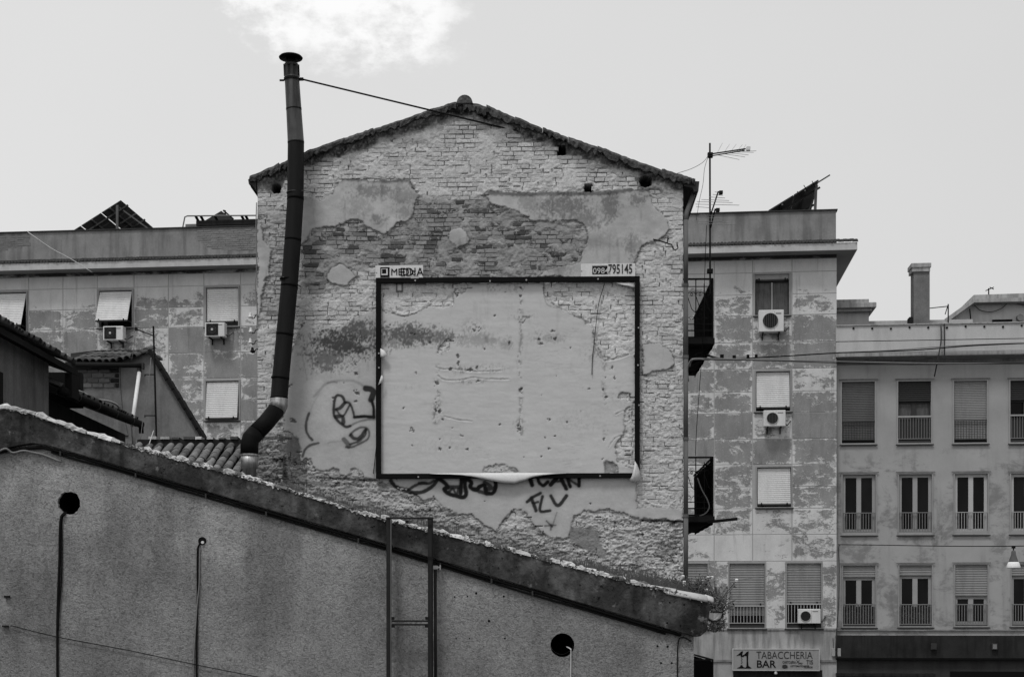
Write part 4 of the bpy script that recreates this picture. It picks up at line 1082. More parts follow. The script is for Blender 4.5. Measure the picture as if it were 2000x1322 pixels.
# ================================================================== windows, shutters, air conditioners
def shutter(parent, s0, s1, zt, zb, d, mat, tilt=0.0, pitch=.064, bar=True, barmat=None, name='shutter'):
    """roller shutter of ribbed slats; tilt pushes the lower edge out on its arms"""
    n = max(2, int((zt-zb)/pitch)); H_ = zt-zb; vs = []; fs = []
    prof = []
    for k in range(n):
        z0_ = zt-H_*k/n; z1_ = zt-H_*(k+1)/n; h = z0_-z1_
        prof += [(z0_, 0.011), (z0_-.10*h, 0.0), (z0_-.45*h, -.006), (z0_-.80*h, 0.0), (z0_-.88*h, .011)]
    prof.append((zb, .010))
    for z_, dd in prof:
        t = (zt-z_)/H_; y = d+dd-tilt*t
        vs += [(s0,y,z_),(s1,y,z_)]
    m = len(prof)
    fs = [(2*i,2*i+2,2*i+3,2*i+1) for i in range(m-1)]
    mb = MB().add(vs, fs)
    mb.add([(s0,d+.02,zt),(s1,d+.02,zt),(s1,d+.02-tilt,zb),(s0,d+.02-tilt,zb)], [(0,1,2,3)])
    o = mb.build(name, mat, parent)
    if bar:
        MB().box(s0,s1,d-tilt-.012,d-tilt+.022,zb-.045,zb-.001).build('bottom_bar', barmat or M['trim_dark'], parent)
        q = MB()
        for s_ in (s0+.11*(s1-s0), s1-.11*(s1-s0)): q.box(s_-.018,s_+.018,d-tilt-.04,d-tilt-.013,zb+.0,zb+.055)
        for k_, s_ in enumerate((s0+.11*(s1-s0), s1-.11*(s1-s0))):
            MB().box(s_-.018,s_+.018,d-tilt-.04,d-tilt-.013,zb-.03,zb+.045).build('stopper', M['black_paint_and_shade'], parent)
    if tilt > .05:
        for s_ in (s0-.012, s1+.002):
            MB().box(s_, s_+.01, d-tilt, d+.01, zb-.02, zb).build('side_arm', M['trim_dark'], parent)
    return o
def leaves(parent, s0, s1, z0, z1, d, mat, fw=.06, mull=.10, pane=True, n=2):
    w = s1-s0
    f = MB().box(s0,s0+fw,d,d+.05,z0,z1).box(s1-fw,s1,d,d+.05,z0,z1).box(s0+fw,s1-fw,d,d+.05,z1-fw,z1).box(s0+fw,s1-fw,d,d+.05,z0,z0+fw*1.6)
    if n == 2: f.box((s0+s1)/2-mull/2,(s0+s1)/2+mull/2,d-.012,d+.05,z0+fw*1.6,z1-fw)
    f.build('leaf_frame', mat, parent)
    if pane:
        c = (s0+s1)/2
        segs = ((s0+fw, c-mull/2), (c+mull/2, s1-fw)) if n == 2 else ((s0+fw, s1-fw),)
        for a, b in segs:
            MB().box(a,b,d+.025,d+.032,z0+fw*1.6,z1-fw).build('pane', M['glass'], parent)
def railing(parent, s0, s1, z0, z1, d, mat, n=11, r=.009, toph=.035):
    MB().box(s0,s1,d-.02,d+.015,z1-toph,z1).box(s0,s1,d-.012,d+.008,z0,z0+.025).build('handrail', mat, parent)
    mb = MB()
    for k in range(n):
        s_ = s0+(s1-s0)*(k+.5)/n; mb.box(s_-r,s_+r,d-r,d+r,z0+.0255,z1-toph-.0005)
    o = mb.build('balusters', mat, parent); o['kind'] = 'stuff'
def win(parent, fr, x0, y0, x1, y1, trim, sill=True, tw=.045, depth=.2):
    """trim surround of an opening; returns its empty-like part and its measures"""
    s0, z1 = fr.p(x0, y0); s1, z0 = fr.p(x1, y1)
    mb = MB().box(s0,s0+tw,-.03,depth-.02,z0+tw,z1-tw).box(s1-tw,s1,-.03,depth-.02,z0+tw,z1-tw).box(s0,s1,-.032,depth-.02,z1-tw,z1).box(s0,s1,-.034,depth-.02,z0,z0+tw)
    w = mb.build('window', trim, parent)
    if sill: MB().box(s0-.03,s1+.03,-.07,-.036,z0-.03,z0+.012).build('sill', M['trim_dark'], w)
    return w, s0+tw, s1-tw, z0+tw, z1-tw
def back(parent, s0, s1, z0, z1, d=.19, mat=None):
    MB().box(s0,s1,d,d+.01,z0,z1).build('pane', mat or M['glass'], parent)
def aircon(fr, x0, y0, x1, y1, label, style='round', proud=.42):
    a, t = fr.p(x0, y0, -proud); b_, z0 = fr.p(x1, y1, -proud)
    W = b_-a; Hh = t-z0; base = ((a+b_)/2, -proud, z0); D = .30
    o = thing('air_conditioner', label, 'air conditioner', fr, base, 'air conditioners on the facades')
    MB().box(-W/2,W/2,0,D,0,Hh).build('casing', M['white_plastic'], o, bevel=.018)
    if style == 'square':
        MB().box(-W/2+.05,-W/2+.05+Hh*.86,-.018,-.002,Hh*.10,Hh*.92).build('fan_grille', M['grey_grille'], o, bevel=.01)
        c = (-W/2+.05+Hh*.43, Hh*.51); R_ = Hh*.40
        for r_ in (.34,.22): 
            pts = [(c[0]+R_*2*r_*math.cos(k*math.pi/12), -.021, c[1]+R_*2*r_*math.sin(k*math.pi/12)) for k in range(25)]
            MB().tube(pts, .004, 4, False).build('grille_ring', M['drainpipe'], o)
        MB().tube([(c[0],-.018,c[1]),(c[0],-.03,c[1])], Hh*.085, 14).build('fan_hub', M['off_white'], o)
    else:
        k = .5 if style == 'round' else .45
        c = (-W/2+Hh*.5+.02 if style != 'far' else -W/2+Hh*.5, Hh*.5); R_ = Hh*.335
        MB().tube([(c[0],.0,c[1]),(c[0],-.012,c[1])], R_*1.04, 28).build('fan_grille', M['grey_grille'], o)
        n = 0
        for k in range(-3, 4):
            x_ = c[0]+k*R_*.27; h = math.sqrt(max(R_*R_-(k*R_*.27)**2, 0))
            MB().box(x_-.005,x_+.005,-.022,-.0125,c[1]-h,c[1]+h).build('grille_bar', M['trim_dark'] if style == 'far' else M['drainpipe'], o)
        pts = [(c[0]+R_*1.05*math.cos(q*math.pi/14), -.014, c[1]+R_*1.05*math.sin(q*math.pi/14)) for q in range(29)]
        MB().tube(pts, .008, 5, False).build('grille_ring', M['off_white'], o)
    MB().box(W/2-.26,W/2-.08,-.004,-.001,Hh*.80,Hh*.86).build('badge', M['rail'], o)
    MB().box(W/2-.30,W/2-.295,-.004,-.001,.03,Hh-.03).build('panel_seam', M['rail'], o)
    for s_ in (-W/2+.12, W/2-.16):
        MB().box(s_,s_+.035,.02,proud-.005,-.045,-.002).prism([(s_,-.045),(s_+.035,-.045),(s_+.035,-.20),(s_,-.20)], proud-.04, proud-.005).build('bracket', M['dark_iron'], o)
    MB().tube(smooth_line([(W/2+.0,.15,.08),(W/2+.07,.2,.05),(W/2+.12,.3,.12),(W/2+.20,proud,.22)],4), .016, 6).build('pipe', M['trim_dark'], o)
    return o

# ================================================================== APARTMENT BLOCK
ap = thing('apartment_block', 'long pale apartment block with peeling square wall panels behind the gable house', 'apartment building', AF, (0,0,0))
aR = AF.x(1634); aL = AF.x(-420)
rows_px = [504,529.2,572.6,613.4,666,718.3,762.9,805,855.7,905.4,949,992,1043,1095]      # joint heights read at the right corner
rz = [AF.p(1634, y)[1] for y in rows_px]
colsR = [1270,1395,1470,1547,1634]
colsL = [-150,-82,-14,56,123,190,262,329,398,470,540]
cs = sorted([AF.x(c) for c in colsL] + [AF.x(c) for c in colsR])
AW = [  # x0,y0,x1,y1,kind
    (-16,570,54,650,'tiltL'),(191.5,566,260.5,641,'tilt'),(400,560,468,639,'half'),(400,742,469,822,'tilt2'),
    (1472,534,1544,617,'glass'),(1473.5,723,1546,805,'full'),(1476,910,1548,992,'full2'),
    (1320,1098,1384.5,1228,'tallA'),(1422,1097.5,1496,1228,'tallB'),(1534,1097,1606.5,1228,'tallC')]
holes = []
for x0_,y0_,x1_,y1_,k in AW:
    a, t = AF.p(x0_,y0_); b_, bt = AF.p(x1_,y1_); holes.append((a, b_, bt, t))
zpar0 = AF.p(1634,470)[1]
MBw = wall_holes(aL, aR, 0, zpar0, holes, .010, .18)
MBw.build('wall', M['joint'], ap)
MB().box(aL, aR-.01, .20, 12, 0, zpar0).build('wall_core', M['dark_room'], ap)
MB().add([(aR,.03,0),(aR,12,0),(aR,12,zpar0),(aR,.03,zpar0)],[(0,1,2,3)]).build('end_wall', M['ap_plain'], ap)
# panels, each its own piece
cells = 0
for i in range(len(cs)-1):
    for j in range(len(rz)-1):
        a, b_, t, bt = cs[i], cs[i+1], rz[j], rz[j+1]
        if b_-a > 2.2: continue
        if b_ > aR+.01: b_ = aR
        cx_, cz_ = (a+b_)/2, (t+bt)/2
        cut = None
        skip = False
        for h in holes:
            ox = min(b_,h[1])-max(a,h[0]); oz = min(t,h[3])-max(bt,h[2])
            if ox > .2 and oz > .12:
                if ox > .75*(b_-a): skip = True
                else: cut = h
        if skip: continue
        g0 = .014
        a2, b2 = a+g0, b_-(g0 if b_ < aR-.02 else 0)
        if cut: 
            if cut[0] < a: a2 = max(a2, cut[1]+.02)
            else: b2 = min(b2, cut[0]-.02)
        if b2-a2 < .05: continue
        dj = random.uniform(-.002,.002)
        o = MB().box(a2,b2,dj,.029,bt+g0*.7,t-g0*.7).build('panel', M['peel'], ap)
        m = o.modifiers.new('b','BEVEL'); m.width = .006; m.segments = 1
        cells += 1
print('panels', cells)
# plain bands: frieze above the panels, piers between the low windows, band under them
zf1 = AF.p(1634,497)[1]
def frieze_mat():
    m, nt, b = new_mat('mouldy_frieze', .95, 0, .1); g = G(nt); x, y, z = g.sep()
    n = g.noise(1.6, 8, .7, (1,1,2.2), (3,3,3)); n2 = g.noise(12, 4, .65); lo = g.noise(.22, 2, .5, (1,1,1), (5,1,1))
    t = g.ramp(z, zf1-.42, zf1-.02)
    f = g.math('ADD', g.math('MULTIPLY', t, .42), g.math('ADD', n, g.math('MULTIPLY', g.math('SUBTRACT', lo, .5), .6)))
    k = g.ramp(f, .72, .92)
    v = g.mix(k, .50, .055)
    v = g.math('MULTIPLY', v, g.math('MULTIPLY_ADD', g.math('SUBTRACT', n2, .5), .5, 1.0))
    v = g.math('MULTIPLY', v, g.math('MULTIPLY_ADD', g.math('SUBTRACT', n, .5), .9, 1.0))
    g.grey(v, b); g.bump(n2, b, .004); return m
MB().box(aL, aR+.0, -.004, .029, rz[0]+.012, zf1).build('frieze', frieze_mat(), ap)
lowz1 = rz[-1]-.012; lowz0 = AF.p(1606,1228)[1]
segs = [(cs[0], holes[7][0]-.02)] if False else []
edges = [holes[7][1], holes[8][0], holes[8][1], holes[9][0], holes[9][1], aR]
for a, b_ in ((edges[0],edges[1]),(edges[2],edges[3]),(edges[4],edges[5])):
    MB().box(a+.005, b_-(.005 if b_ < aR else 0), -.003, .029, lowz0+.02, lowz1).build('pier_panel', M['peel'], ap, bevel=.005)
MB().box(aL, aR, -.006, .029, 1.5, lowz0-.03).build('base_band', M['ap_plain'], ap)
MB().box(AF.x(1300), aR, -.035, -.007, lowz0-.035, lowz0-.0).build('string_course', M['ap_plain'], ap)
zs2 = AF.p(1606,1288)[1]
MB().box(AF.x(1300), aR, -.05, -.007, zs2-.07, zs2).build('string_course', M['ap_parapet'], ap)
MB().box(AF.x(1432), AF.x(1606), -.02, -.007, 1.6, AF.p(1600,1308)[1]).build('shop_recess', M['dark_wall'], ap)
# cornice: soffit slab, fascia, tiles on top; parapet above
zso = AF.p(1634,497)[1]; cpj = .56
zfb = AF.p(1662,487,-cpj)[1]; zft = AF.p(1662,474,-cpj)[1]
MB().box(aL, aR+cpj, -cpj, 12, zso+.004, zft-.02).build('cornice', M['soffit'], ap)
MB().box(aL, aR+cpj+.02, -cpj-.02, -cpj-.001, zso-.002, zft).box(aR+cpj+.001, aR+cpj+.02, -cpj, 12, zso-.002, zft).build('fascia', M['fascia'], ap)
tl = MB(); s_ = AF.x(-40); tr_ = random.Random(8)
while s_ < aR+cpj+.02:
    w = .112
    if not (AF.x(512) < s_ < AF.x(1330)):
        r0 = .05; jz = tr_.uniform(-.008,.012); vs = []
        for e, (dd, zz) in enumerate(((-cpj-.06+tr_.uniform(-.015,.015), zft+.015+jz), (0, zft+.17+jz))):
            for k in range(6):
                an = math.pi*k/5; vs.append((s_+r0*math.cos(an), dd, zz+.10*math.sin(an)))
        vs2 = [(s_-r0, -cpj-.05, zft-.005),(s_+r0,-cpj-.05,zft-.005)]
        tl.add(vs, [(k,k+1,k+7,k+6) for k in range(5)] + [(5,4,3,2,1,0)])
    s_ += w
o = tl.build('cornice_tiles', M['tile_dark'], ap, smooth=False); o['kind'] = 'stuff'
MB().prism([(0,0),(1,0),(1,1),(0,1)],0,1)
MB().add([(aL,-cpj-.02,zft+.002),(aR+cpj+.02,-cpj-.02,zft+.002),(aR+cpj+.02,.0,zft+.12),(aL,.0,zft+.12)],[(0,1,2,3)]).build('tile_bed', M['tile_dark'], ap)
zpt = AF.p(1634,411)[1]
MB().box(aL, aR-.02, 0.0, .25, zft+.1, zpt).box(aR-.27, aR-.02, .251, 12, zft+.1, zpt).build('parapet', M['ap_parapet'], ap)
MB().box(aL, aR+.03, -.05, .30, zpt, zpt+.035).build('parapet_cap', M['trim_dark'], ap)
# patches where the parapet render has come off: small bricks, too small to pick apart
def brick_patch(poly, name='brick_patch'):
    P_ = [AF.p(*q) for q in poly]; mb = MB(); xs = [p[0] for p in P_]; zs = [p[1] for p in P_]
    z = min(zs); r_ = 0
    def inside(x, y):
        c = False
        for i in range(len(P_)):
            x1_, y1_ = P_[i]; x2_, y2_ = P_[(i+1)%len(P_)]
            if (y1_ > y) != (y2_ > y) and x < (y-y1_)/(y2_-y1_)*(x2_-x1_)+x1_: c = not c
        return c
    while z < max(zs):
        s = min(xs) - (.12 if r_%2 else 0)
        while s < max(xs):
            L = random.uniform(.2,.26)
            if inside(s+L/2, z+.03):
                dj = random.uniform(-.014,-.002); mb.box(s, s+L-.012, dj, .01, z+random.uniform(0,.008), z+.06)
            s += L
        z += .072; r_ += 1
    o = mb.build(name, M['rusty_brick'], ap); o['kind'] = 'stuff'
brick_patch([(-60,460),(58,460),(62,472),(55,480),(25,487),(0,490),(-60,490)])
brick_patch([(380,448),(500,444),(500,488),(440,489),(410,484),(388,474)])
# windows
for k, (x0_,y0_,x1_,y1_,kind) in enumerate(AW):
    w, a, b_, z0, z1 = win(ap, AF, x0_,y0_,x1_,y1_, M['alu'], sill=True)
    H_ = z1-z0
    if kind in ('tilt','tiltL','tilt2'):
        tt = {'tilt':.42,'tiltL':.42,'tilt2':.16}[kind]
        back(w, a, b_, z0, z1)
        shutter(w, a+.02, b_-.02, z1-.03, z0+(.16 if kind != 'tilt2' else .05), .02, M['shutter_white'], tilt=tt)
    elif kind == 'half':
        back(w, a, b_, z0, z1); shutter(w, a+.02, b_-.02, z1-.02, z0+.17, .04, M['shutter_white'])
        MB().box(a,b_,.09,.14,z0,z0+.16).build('lower_frame', M['trim_dark'], w)
    elif kind in ('full','full2'):
        back(w, a, b_, z0, z1); shutter(w, a+.02, b_-.02, z1-.02, z0+(.12 if kind == 'full' else .09), .05, M['shutter_white'], tilt=.10)
    elif kind == 'glass':
        shutter(w, a+.01, b_-.01, z1-.0, z1-.17, .02, M['alu'], pitch=.08)
        leaves(w, a, b_, z0, z1-.22, .09, M['trim_dark'], fw=.035, mull=.05, pane=False)
        c = (a+b_)/2
        MB().box(a+.03,c-.03,.12,.13,z0+.05,z1-.25).build('pane', M['curtain'], w); MB().box(c+.03,b_-.03,.12,.13,z0+.05,z1-.25).build('pane', M['curtain'], w)
        MB().box(c-.025,c+.025,.07,.089,z0+.05,z1-.25).build('mullion', M['alu'], w)
        for s_ in (a+.06, b_-.06): MB().box(s_-.02,s_+.02,-.02,.0,z1-.20,z1-.15).build('stopper', M['black_paint_and_shade'], w)
    else:
        y_e = {'tallA':1136,'tallB':1180,'tallC':1177}[kind]
        ze = AF.p(1500,y_e)[1]
        back(w, a, b_, z0, z1)
        shutter(w, a+.01, b_-.01, z1, ze, .03, M['shutter_mid'], pitch=.078, bar=True, barmat=M['shutter_mid'])
        zr0 = z0+.14; 
        if kind == 'tallB':
            MB().box(a,b_,.10,.13,ze-.36,ze-.05).build('blind', M['shutter_mid'], w)
        if kind == 'tallA':
            leaves(w, a, b_, z0, ze-.05, .10, M['trim_dark'], pane=False)
        MB().box(a,b_,-.0,.05,z0,z0+.12).build('sill_board', M['trim_dark'], w)
        if kind != 'tallA': railing(w, a, b_, zr0, ze-.02 if kind == 'tallC' else AF.p(1500,1182)[1], -.02, M['rail_light'], n=11)
acs = [
 (AF,-12,646,37,672,'white air conditioner mostly hidden behind the tiled roof, far left','square'),
 (AF,201,637,240,664,'white air conditioner under the middle tilted shutter of the left facade','square'),
 (AF,400,630,438.5,657,'white air conditioner under the straight shutter nearest the flue pipe','square'),
 (AF,1482,605.5,1531,647,'white air conditioner below the topmost right window, overlapping dark glass','round'),
 (AF,1491.5,801,1534.5,832,'smaller white air conditioner under the closed white shutter, second window down','round'),
 (AF,1559,1188.5,1603,1217,'white air conditioner in front of the railing of the low window above the bar sign','far')]
for fr, x0_,y0_,x1_,y1_, lb, stl in acs: aircon(fr, x0_,y0_,x1_,y1_, lb, stl, proud=.42 if y0_ < 1000 else .36)

# rooftop solar racks (seen from behind and below)
def rack(label, c0, c1, c2, rows, group='solar racks on the roof', post=None):
    """c0 low corner, c1 apex, c2 far low corner: (px,py,d)"""
    A_, B_, C_ = [Vector(P3(AF, *c)) for c in (c0, c1, c2)]
    b = (B_.x, B_.y, zpt)
    o = thing('solar_rack', label, 'solar panels', AF, b, group)
    u = (B_-A_); v = (C_-B_); nrm = u.cross(v).normalized()
    if nrm.z < 0: nrm = -nrm
    for i in range(rows):
        t0_, t1_ = i/rows+.004, (i+1)/rows-.004
        for j in range(3):
            f0, f1 = j/3+.006, (j+1)/3-.006
            q_ = [A_+u*f0+v*t0_, A_+u*f1+v*t0_, A_+u*f1+v*t1_, A_+u*f0+v*t1_]
            MB().add([*q_, *[p+nrm*.04 for p in q_]], [(0,1,2,3),(7,6,5,4),(0,4,5,1),(1,5,6,2),(2,6,7,3),(3,7,4,0)]).build('solar_panel', M['solar'], o, b)
    for f in (.2,.5,.8):
        MB().bar(A_+u*f-nrm*.05, A_+u*f+v-nrm*.05, .05, .05).build('support_rail', M['drainpipe'], o, b)
    for t in (.1,.45,.8):
        MB().bar(A_+v*t-nrm*.11, A_+u+v*t-nrm*.11, .06, .05).build('cross_rail', M['steel_frame'], o, b)
    for q_ in (post or []):
        MB().bar(P3(AF,q_[0],q_[1],q_[4]), P3(AF,q_[2],q_[3],q_[4]), q_[5], .06).build('post', M['drainpipe'], o, b)
    return o, b
rack('dark tilted solar rack peaking above the left parapet', (118,467,1.0), (237,391,2.2), (330,470,4.5), 5, post=[(229,401,229,450,2.0,.08),(231,404,290,447,2.3,.05),(265,418,215,450,2.6,.05)])
o, b = rack('dark solar rack sloping up to the right above the right parapet', (1452,443,1.0), (1600,352,1.6), (1578,440,5.5), 4, post=[(1594,360,1592,415,1.7,.09),(1597,363,1580,412,1.9,.04)])
MB().tube([P3(AF,1597,357,1.5),P3(AF,1621,342,1.3)], .025, 8).build('torque_tube', M['drainpipe'], o, b)
for (x0_,y0_,x1_,y1_) in ((1570,362,1577,374),(1586,354,1592,366),(1557,374,1562,382)): MB().bar(P3(AF,x0_,y0_,1.4),P3(AF,x1_,y1_,1.6),.02,.02).build('bracket', M['dark_iron'], o, b)
aer = MB(); b = P3(AF,1606,372,2.5)
for (x0_,y0_,x1_,y1_) in ((1602,362,1622,356),(1600,358,1615,366),(1596,352,1586,360),(1606,350,1621,352)): aer.tube([P3(AF,x0_,y0_,2.5),P3(AF,x1_,y1_,2.5)], .008, 4)
# small far roof structure behind the left parapet near the gable
b = (AF.x(430), 3.0, zpt)
o = thing('roof_cabin', 'low dark cabin roof with pipe rail above the parapet beside the gable', 'roof structure', AF, b)
a, z1 = AF.p(362,438,3.0); b2, z0 = AF.p(520,452,3.0); MB().box(a,b2,3.0,6,z0-.3,z1).build('wall', M['ap_parapet'], o, b)
a, z1 = AF.p(383,431,2.9); b2, z0 = AF.p(520,437,2.9); MB().box(a,b2,2.9,6,z0,z1).build('slab', M['dark_wall'], o, b)
MB().prism([AF.p(*q, 4) for q in ((402,430),(432,412),(455,428),(455,431),(402,432))], 4, 5).build('small_gable', M['solar'], o, b)
for px in (388,398,426,478,486): MB().bar(P3(AF,px,433,3.2), P3(AF,px-6,422,3.0), .09,.05).build('vent', M['dark_iron'], o, b)
MB().tube([P3(AF,357,444,2.8),P3(AF,361,424,2.8),P3(AF,366,422,2.8),P3(AF,500,421,2.8)], .025, 6).build('rail', M['cable_grey'], o, b)
MB().tube([P3(AF,440,421,2.9),P3(AF,440,412,2.9),P3(AF,436,411,2.9),P3(AF,456,428,2.9)], .03, 6).build('rail', M['dark_iron'], o, b)

# bar sign
a, t = AF.p(1430.5,1266,-.2); b_, z0 = AF.p(1601,1309.5,-.2)
W = b_-a; Hh = t-z0
sg = thing('bar_sign', 'lit-box sign reading TABACCHERIA BAR with an ornate 11 logo', 'sign', AF, ((a+b_)/2,-.2,z0))
MB().box(-W/2,W/2,-.0,.19,0,Hh).build('box', M['off_white'], sg, bevel=.01)
MB().box(-W/2+.035,W/2-.035,-.004,.02,.035,Hh-.035).build('face', M['sign_face'], sg)
fw = MB().box(-W/2,W/2,-.018,-.001,Hh-.03,Hh).box(-W/2,W/2,-.018,-.001,0,.03).box(-W/2,-W/2+.03,-.018,-.001,.0301,Hh-.0301).box(W/2-.03,W/2,-.018,-.001,.0301,Hh-.0301).build('frame', M['off_white'], sg)
q = lambda px, py: (W*((px-90)/1415-.5), Hh*(1-(py-125)/368))
def sfl(pts, mat=M['lettering'], name='logo', d=-.010):
    return MB().prism([q(*p) for p in pts][::-1], d-.003, d+.003).build(name, mat, sg)
sfl([(150,245),(190,215),(235,170),(265,168),(255,200),(250,240),(290,215),(325,175),(355,168),(348,230),(345,330),(352,410),(400,448),(395,455),(300,455),(300,445),(318,420),(322,330),(318,245),(285,245),(270,262),(225,262),(222,235)])
sfl([(165,455),(172,445),(215,425),(225,400),(250,398),(262,425),(285,440),(305,445),(305,455)])
for (x0_,y0_,x1_,y1_) in ((230,270,248,288),(236,292,252,312),(228,318,246,334),(236,340,254,358),(228,364,246,382)):
    sfl([(x0_,y0_),(x1_,y0_+6),(x1_-4,y1_),(x0_+3,y1_-5)])
a_ = q(478,290); text('TABACCHERIA', .338, M['lettering_grey'], sg, (a_[0],-.010,a_[1]), .80, -.002)
a_ = q(478,438); text('BAR', .335, M['lettering'], sg, (a_[0],-.010,a_[1]), 1.02, .004)
for tx, px, py, sz, sx in (('CARTOLERIA',905,368,.115,.62),('X',1125,362,.13,1.2),('pay',1160,376,.09,1.1),('TIS',1285,380,.19,.9),('LOTTOMATICA',1030,425,.075,.85),('servizi',1255,415,.06,1.0),('RICARICHE',1255,445,.085,.62)):
    a_ = q(px,py); text(tx, sz, M['lettering_grey'], sg, (a_[0],-.010,a_[1]), sx, .001)
sfl([(900,400),(930,390),(950,388),(985,405),(985,445),(930,455),(900,442)], M['lettering_grey'])
b = P3(AF,1515,1316,-.15)
o = thing('wall_lamp', 'small white shop lamp just below the bar sign', 'lamp', AF, b)
MB().tube([(0,0,-.0),(0,0,.05),(0,0,.10),(0,0,.13)], [.055,.052,.042,.02], 12).build('shade', M['lamp_white'], o, smooth=True); MB().tube([(0,0,-.02),(0,0,-.001)], .05, 12).tube([(0,0,.13),(0,.14,.16)], .012, 6).build('bracket', M['dark_iron'], o)
for (px, lab) in ((1629.5,'left grey junction box of the pair at the corner of the block'),(1636,'right grey junction box of the pair at the corner of the block')):
    b = P3(AF,px if px < 1634 else 1633.9,1281,-.1)
    if px > 1634: b = (aR-.02+.09, -.1, b[2])
    else: b = (aR-.11, -.1, b[2])
    o = thing('junction_box', lab, 'junction box', AF, b); MB().box(-.05,.05,0,.09,0,.26).build('box', M['rail_light'], o, bevel=.008); MB().tube([(0,.04,.26),(-.01,.06,.6)], .01, 6).build('conduit', M['trim_dark'], o)

# ================================================================== LOWER BLOCK ON THE RIGHT
rbk = thing('lower_block', 'lower three-storey block with tall railed windows at the right', 'apartment building', BF, (0,0,0))
bL, bR = BF.x(1630), BF.x(2500)
RW = []
for k, px in enumerate((1641,1751,1860,1970,2080,2190)):
    dy = -k*.0
    RW.append((px, 743-k*.9, px+70.5, 868-k*.6, 'r1', k))
    RW.append((px+2, 924.5-k*.7, px+71.5, 1045-k*.6, 'r2', k))
    RW.append((px+3, 1102-k*.8, px+71, 1225-k*.5, 'r3', k))
holes = []
for w_ in RW:
    a, t = BF.p(w_[0],w_[1]); b_, bt = BF.p(w_[2],w_[3]); holes.append((a,b_,bt,t))
zw = BF.p(1640,704)[1]
wall_holes(bL, bR, 0, zw+.3, holes, 0, .22).build('wall', M['rb'], rbk)
MB().box(bL, bR, .23, 12, 0, zw+.3).build('wall_core', M['dark_room'], rbk)
def hb(y0_, y1_, d0, d1, mat, name, x0=None, x1=None):
    z1_ = BF.p(1640,y0_,d0)[1]; z0_ = BF.p(1640,y1_,d0)[1]
    return MB().box(x0 if x0 is not None else bL, x1 if x1 is not None else bR, d0, d1, z0_, z1_).build(name, mat, rbk, bevel=.006)
hb(690,697,-.45,.3,M['concrete_pale'],'cornice')
hb(669,688,-.40,.3,M['hut_white'],'parapet_band') if False else None
hb(668,689.5,-.42,.3,M['fascia'],'parapet_band')
hb(637,666.5,-.40,.3,M['fascia'],'parapet_band')
hb(666.6,667.9,-.36,.3,M['trim_dark'],'groove')
hb(634.5,636.9,-.44,.32,M['concrete_pale'],'parapet_cap')
hb(711,713,-.03,-.001,M['rail'],'moulding'); hb(704,710.9,-.012,-.001,M['shed_plaster'],'frieze')  # the darker strip paints in the shadow under the cornice
pj = BF.x(1838)
MB().box(pj,pj+.03,-.47,-.421,BF.p(1640,697,-.45)[1],BF.p(1640,636,-.45)[1]).build('joint_strip', M['trim_dark'], rbk)
zb0 = BF.p(1640,1228.5)[1]
MB().box(bL, bR, -.045, -.001, zb0-.05, zb0).build('string_course', M['shed_plaster_pale'], rbk)
sp = MB()
for k in range(11):
    s_, z_ = BF.p(1667+k*36.5, 641-.6*k+((k*7)%3), -.41); MB().tube([(s_,-.40,z_),(s_,-.425,z_)], .035, 8).build('weep_pipe', M['dark_iron'], rbk)
# shop front
zA = BF.p(1640,1240)[1]; zBc = BF.p(1640,1283)[1]
MB().box(bL, bR, -.35, -.05, zBc, zA).build('shop_fascia', M['dark_wall'], rbk)
MB().box(bL, bR, -.37, -.05, zBc-.06, zBc-.001).build('fascia_ledge', M['black_paint_and_shade'], rbk)
MB().box(bL, bR, -.20, -.05, .2, zBc-.061).build('shop_wall', mottled('shop_panel', .055, .45, 1.2, 20, .003, streak=.2), rbk)
z_ = BF.p(1640,1313)[1]
MB().box(bL, BF.x(1822), -.45, -.201, z_-.10, z_).build('shop_awning_box', M['steel_frame'], rbk)
MB().box(BF.x(1853), bR, -.24, -.201, 1.5, BF.p(1640,1309)[1]).build('shop_opening', M['black_paint_and_shade'], rbk)
for px, lab in ((1824,'small dark square flood lamp on the shop fascia, left one'),(1943,'small paler square flood lamp on the shop fascia, right one')):
    b = P3(BF,px,1262,-.45); o = thing('flood_lamp', lab, 'lamp', BF, b)
    MB().box(-.09,.09,0,.06,-.10,.10).build('housing', M['trim_dark'] , o, bevel=.01); MB().box(-.06,.06,-.006,-.001,-.075,.075).build('glass', M['rail'] if px > 1900 else M['shutter_black'], o); MB().box(-.03,.03,.06,.10,-.03,.03).build('bracket', M['dark_iron'], o)
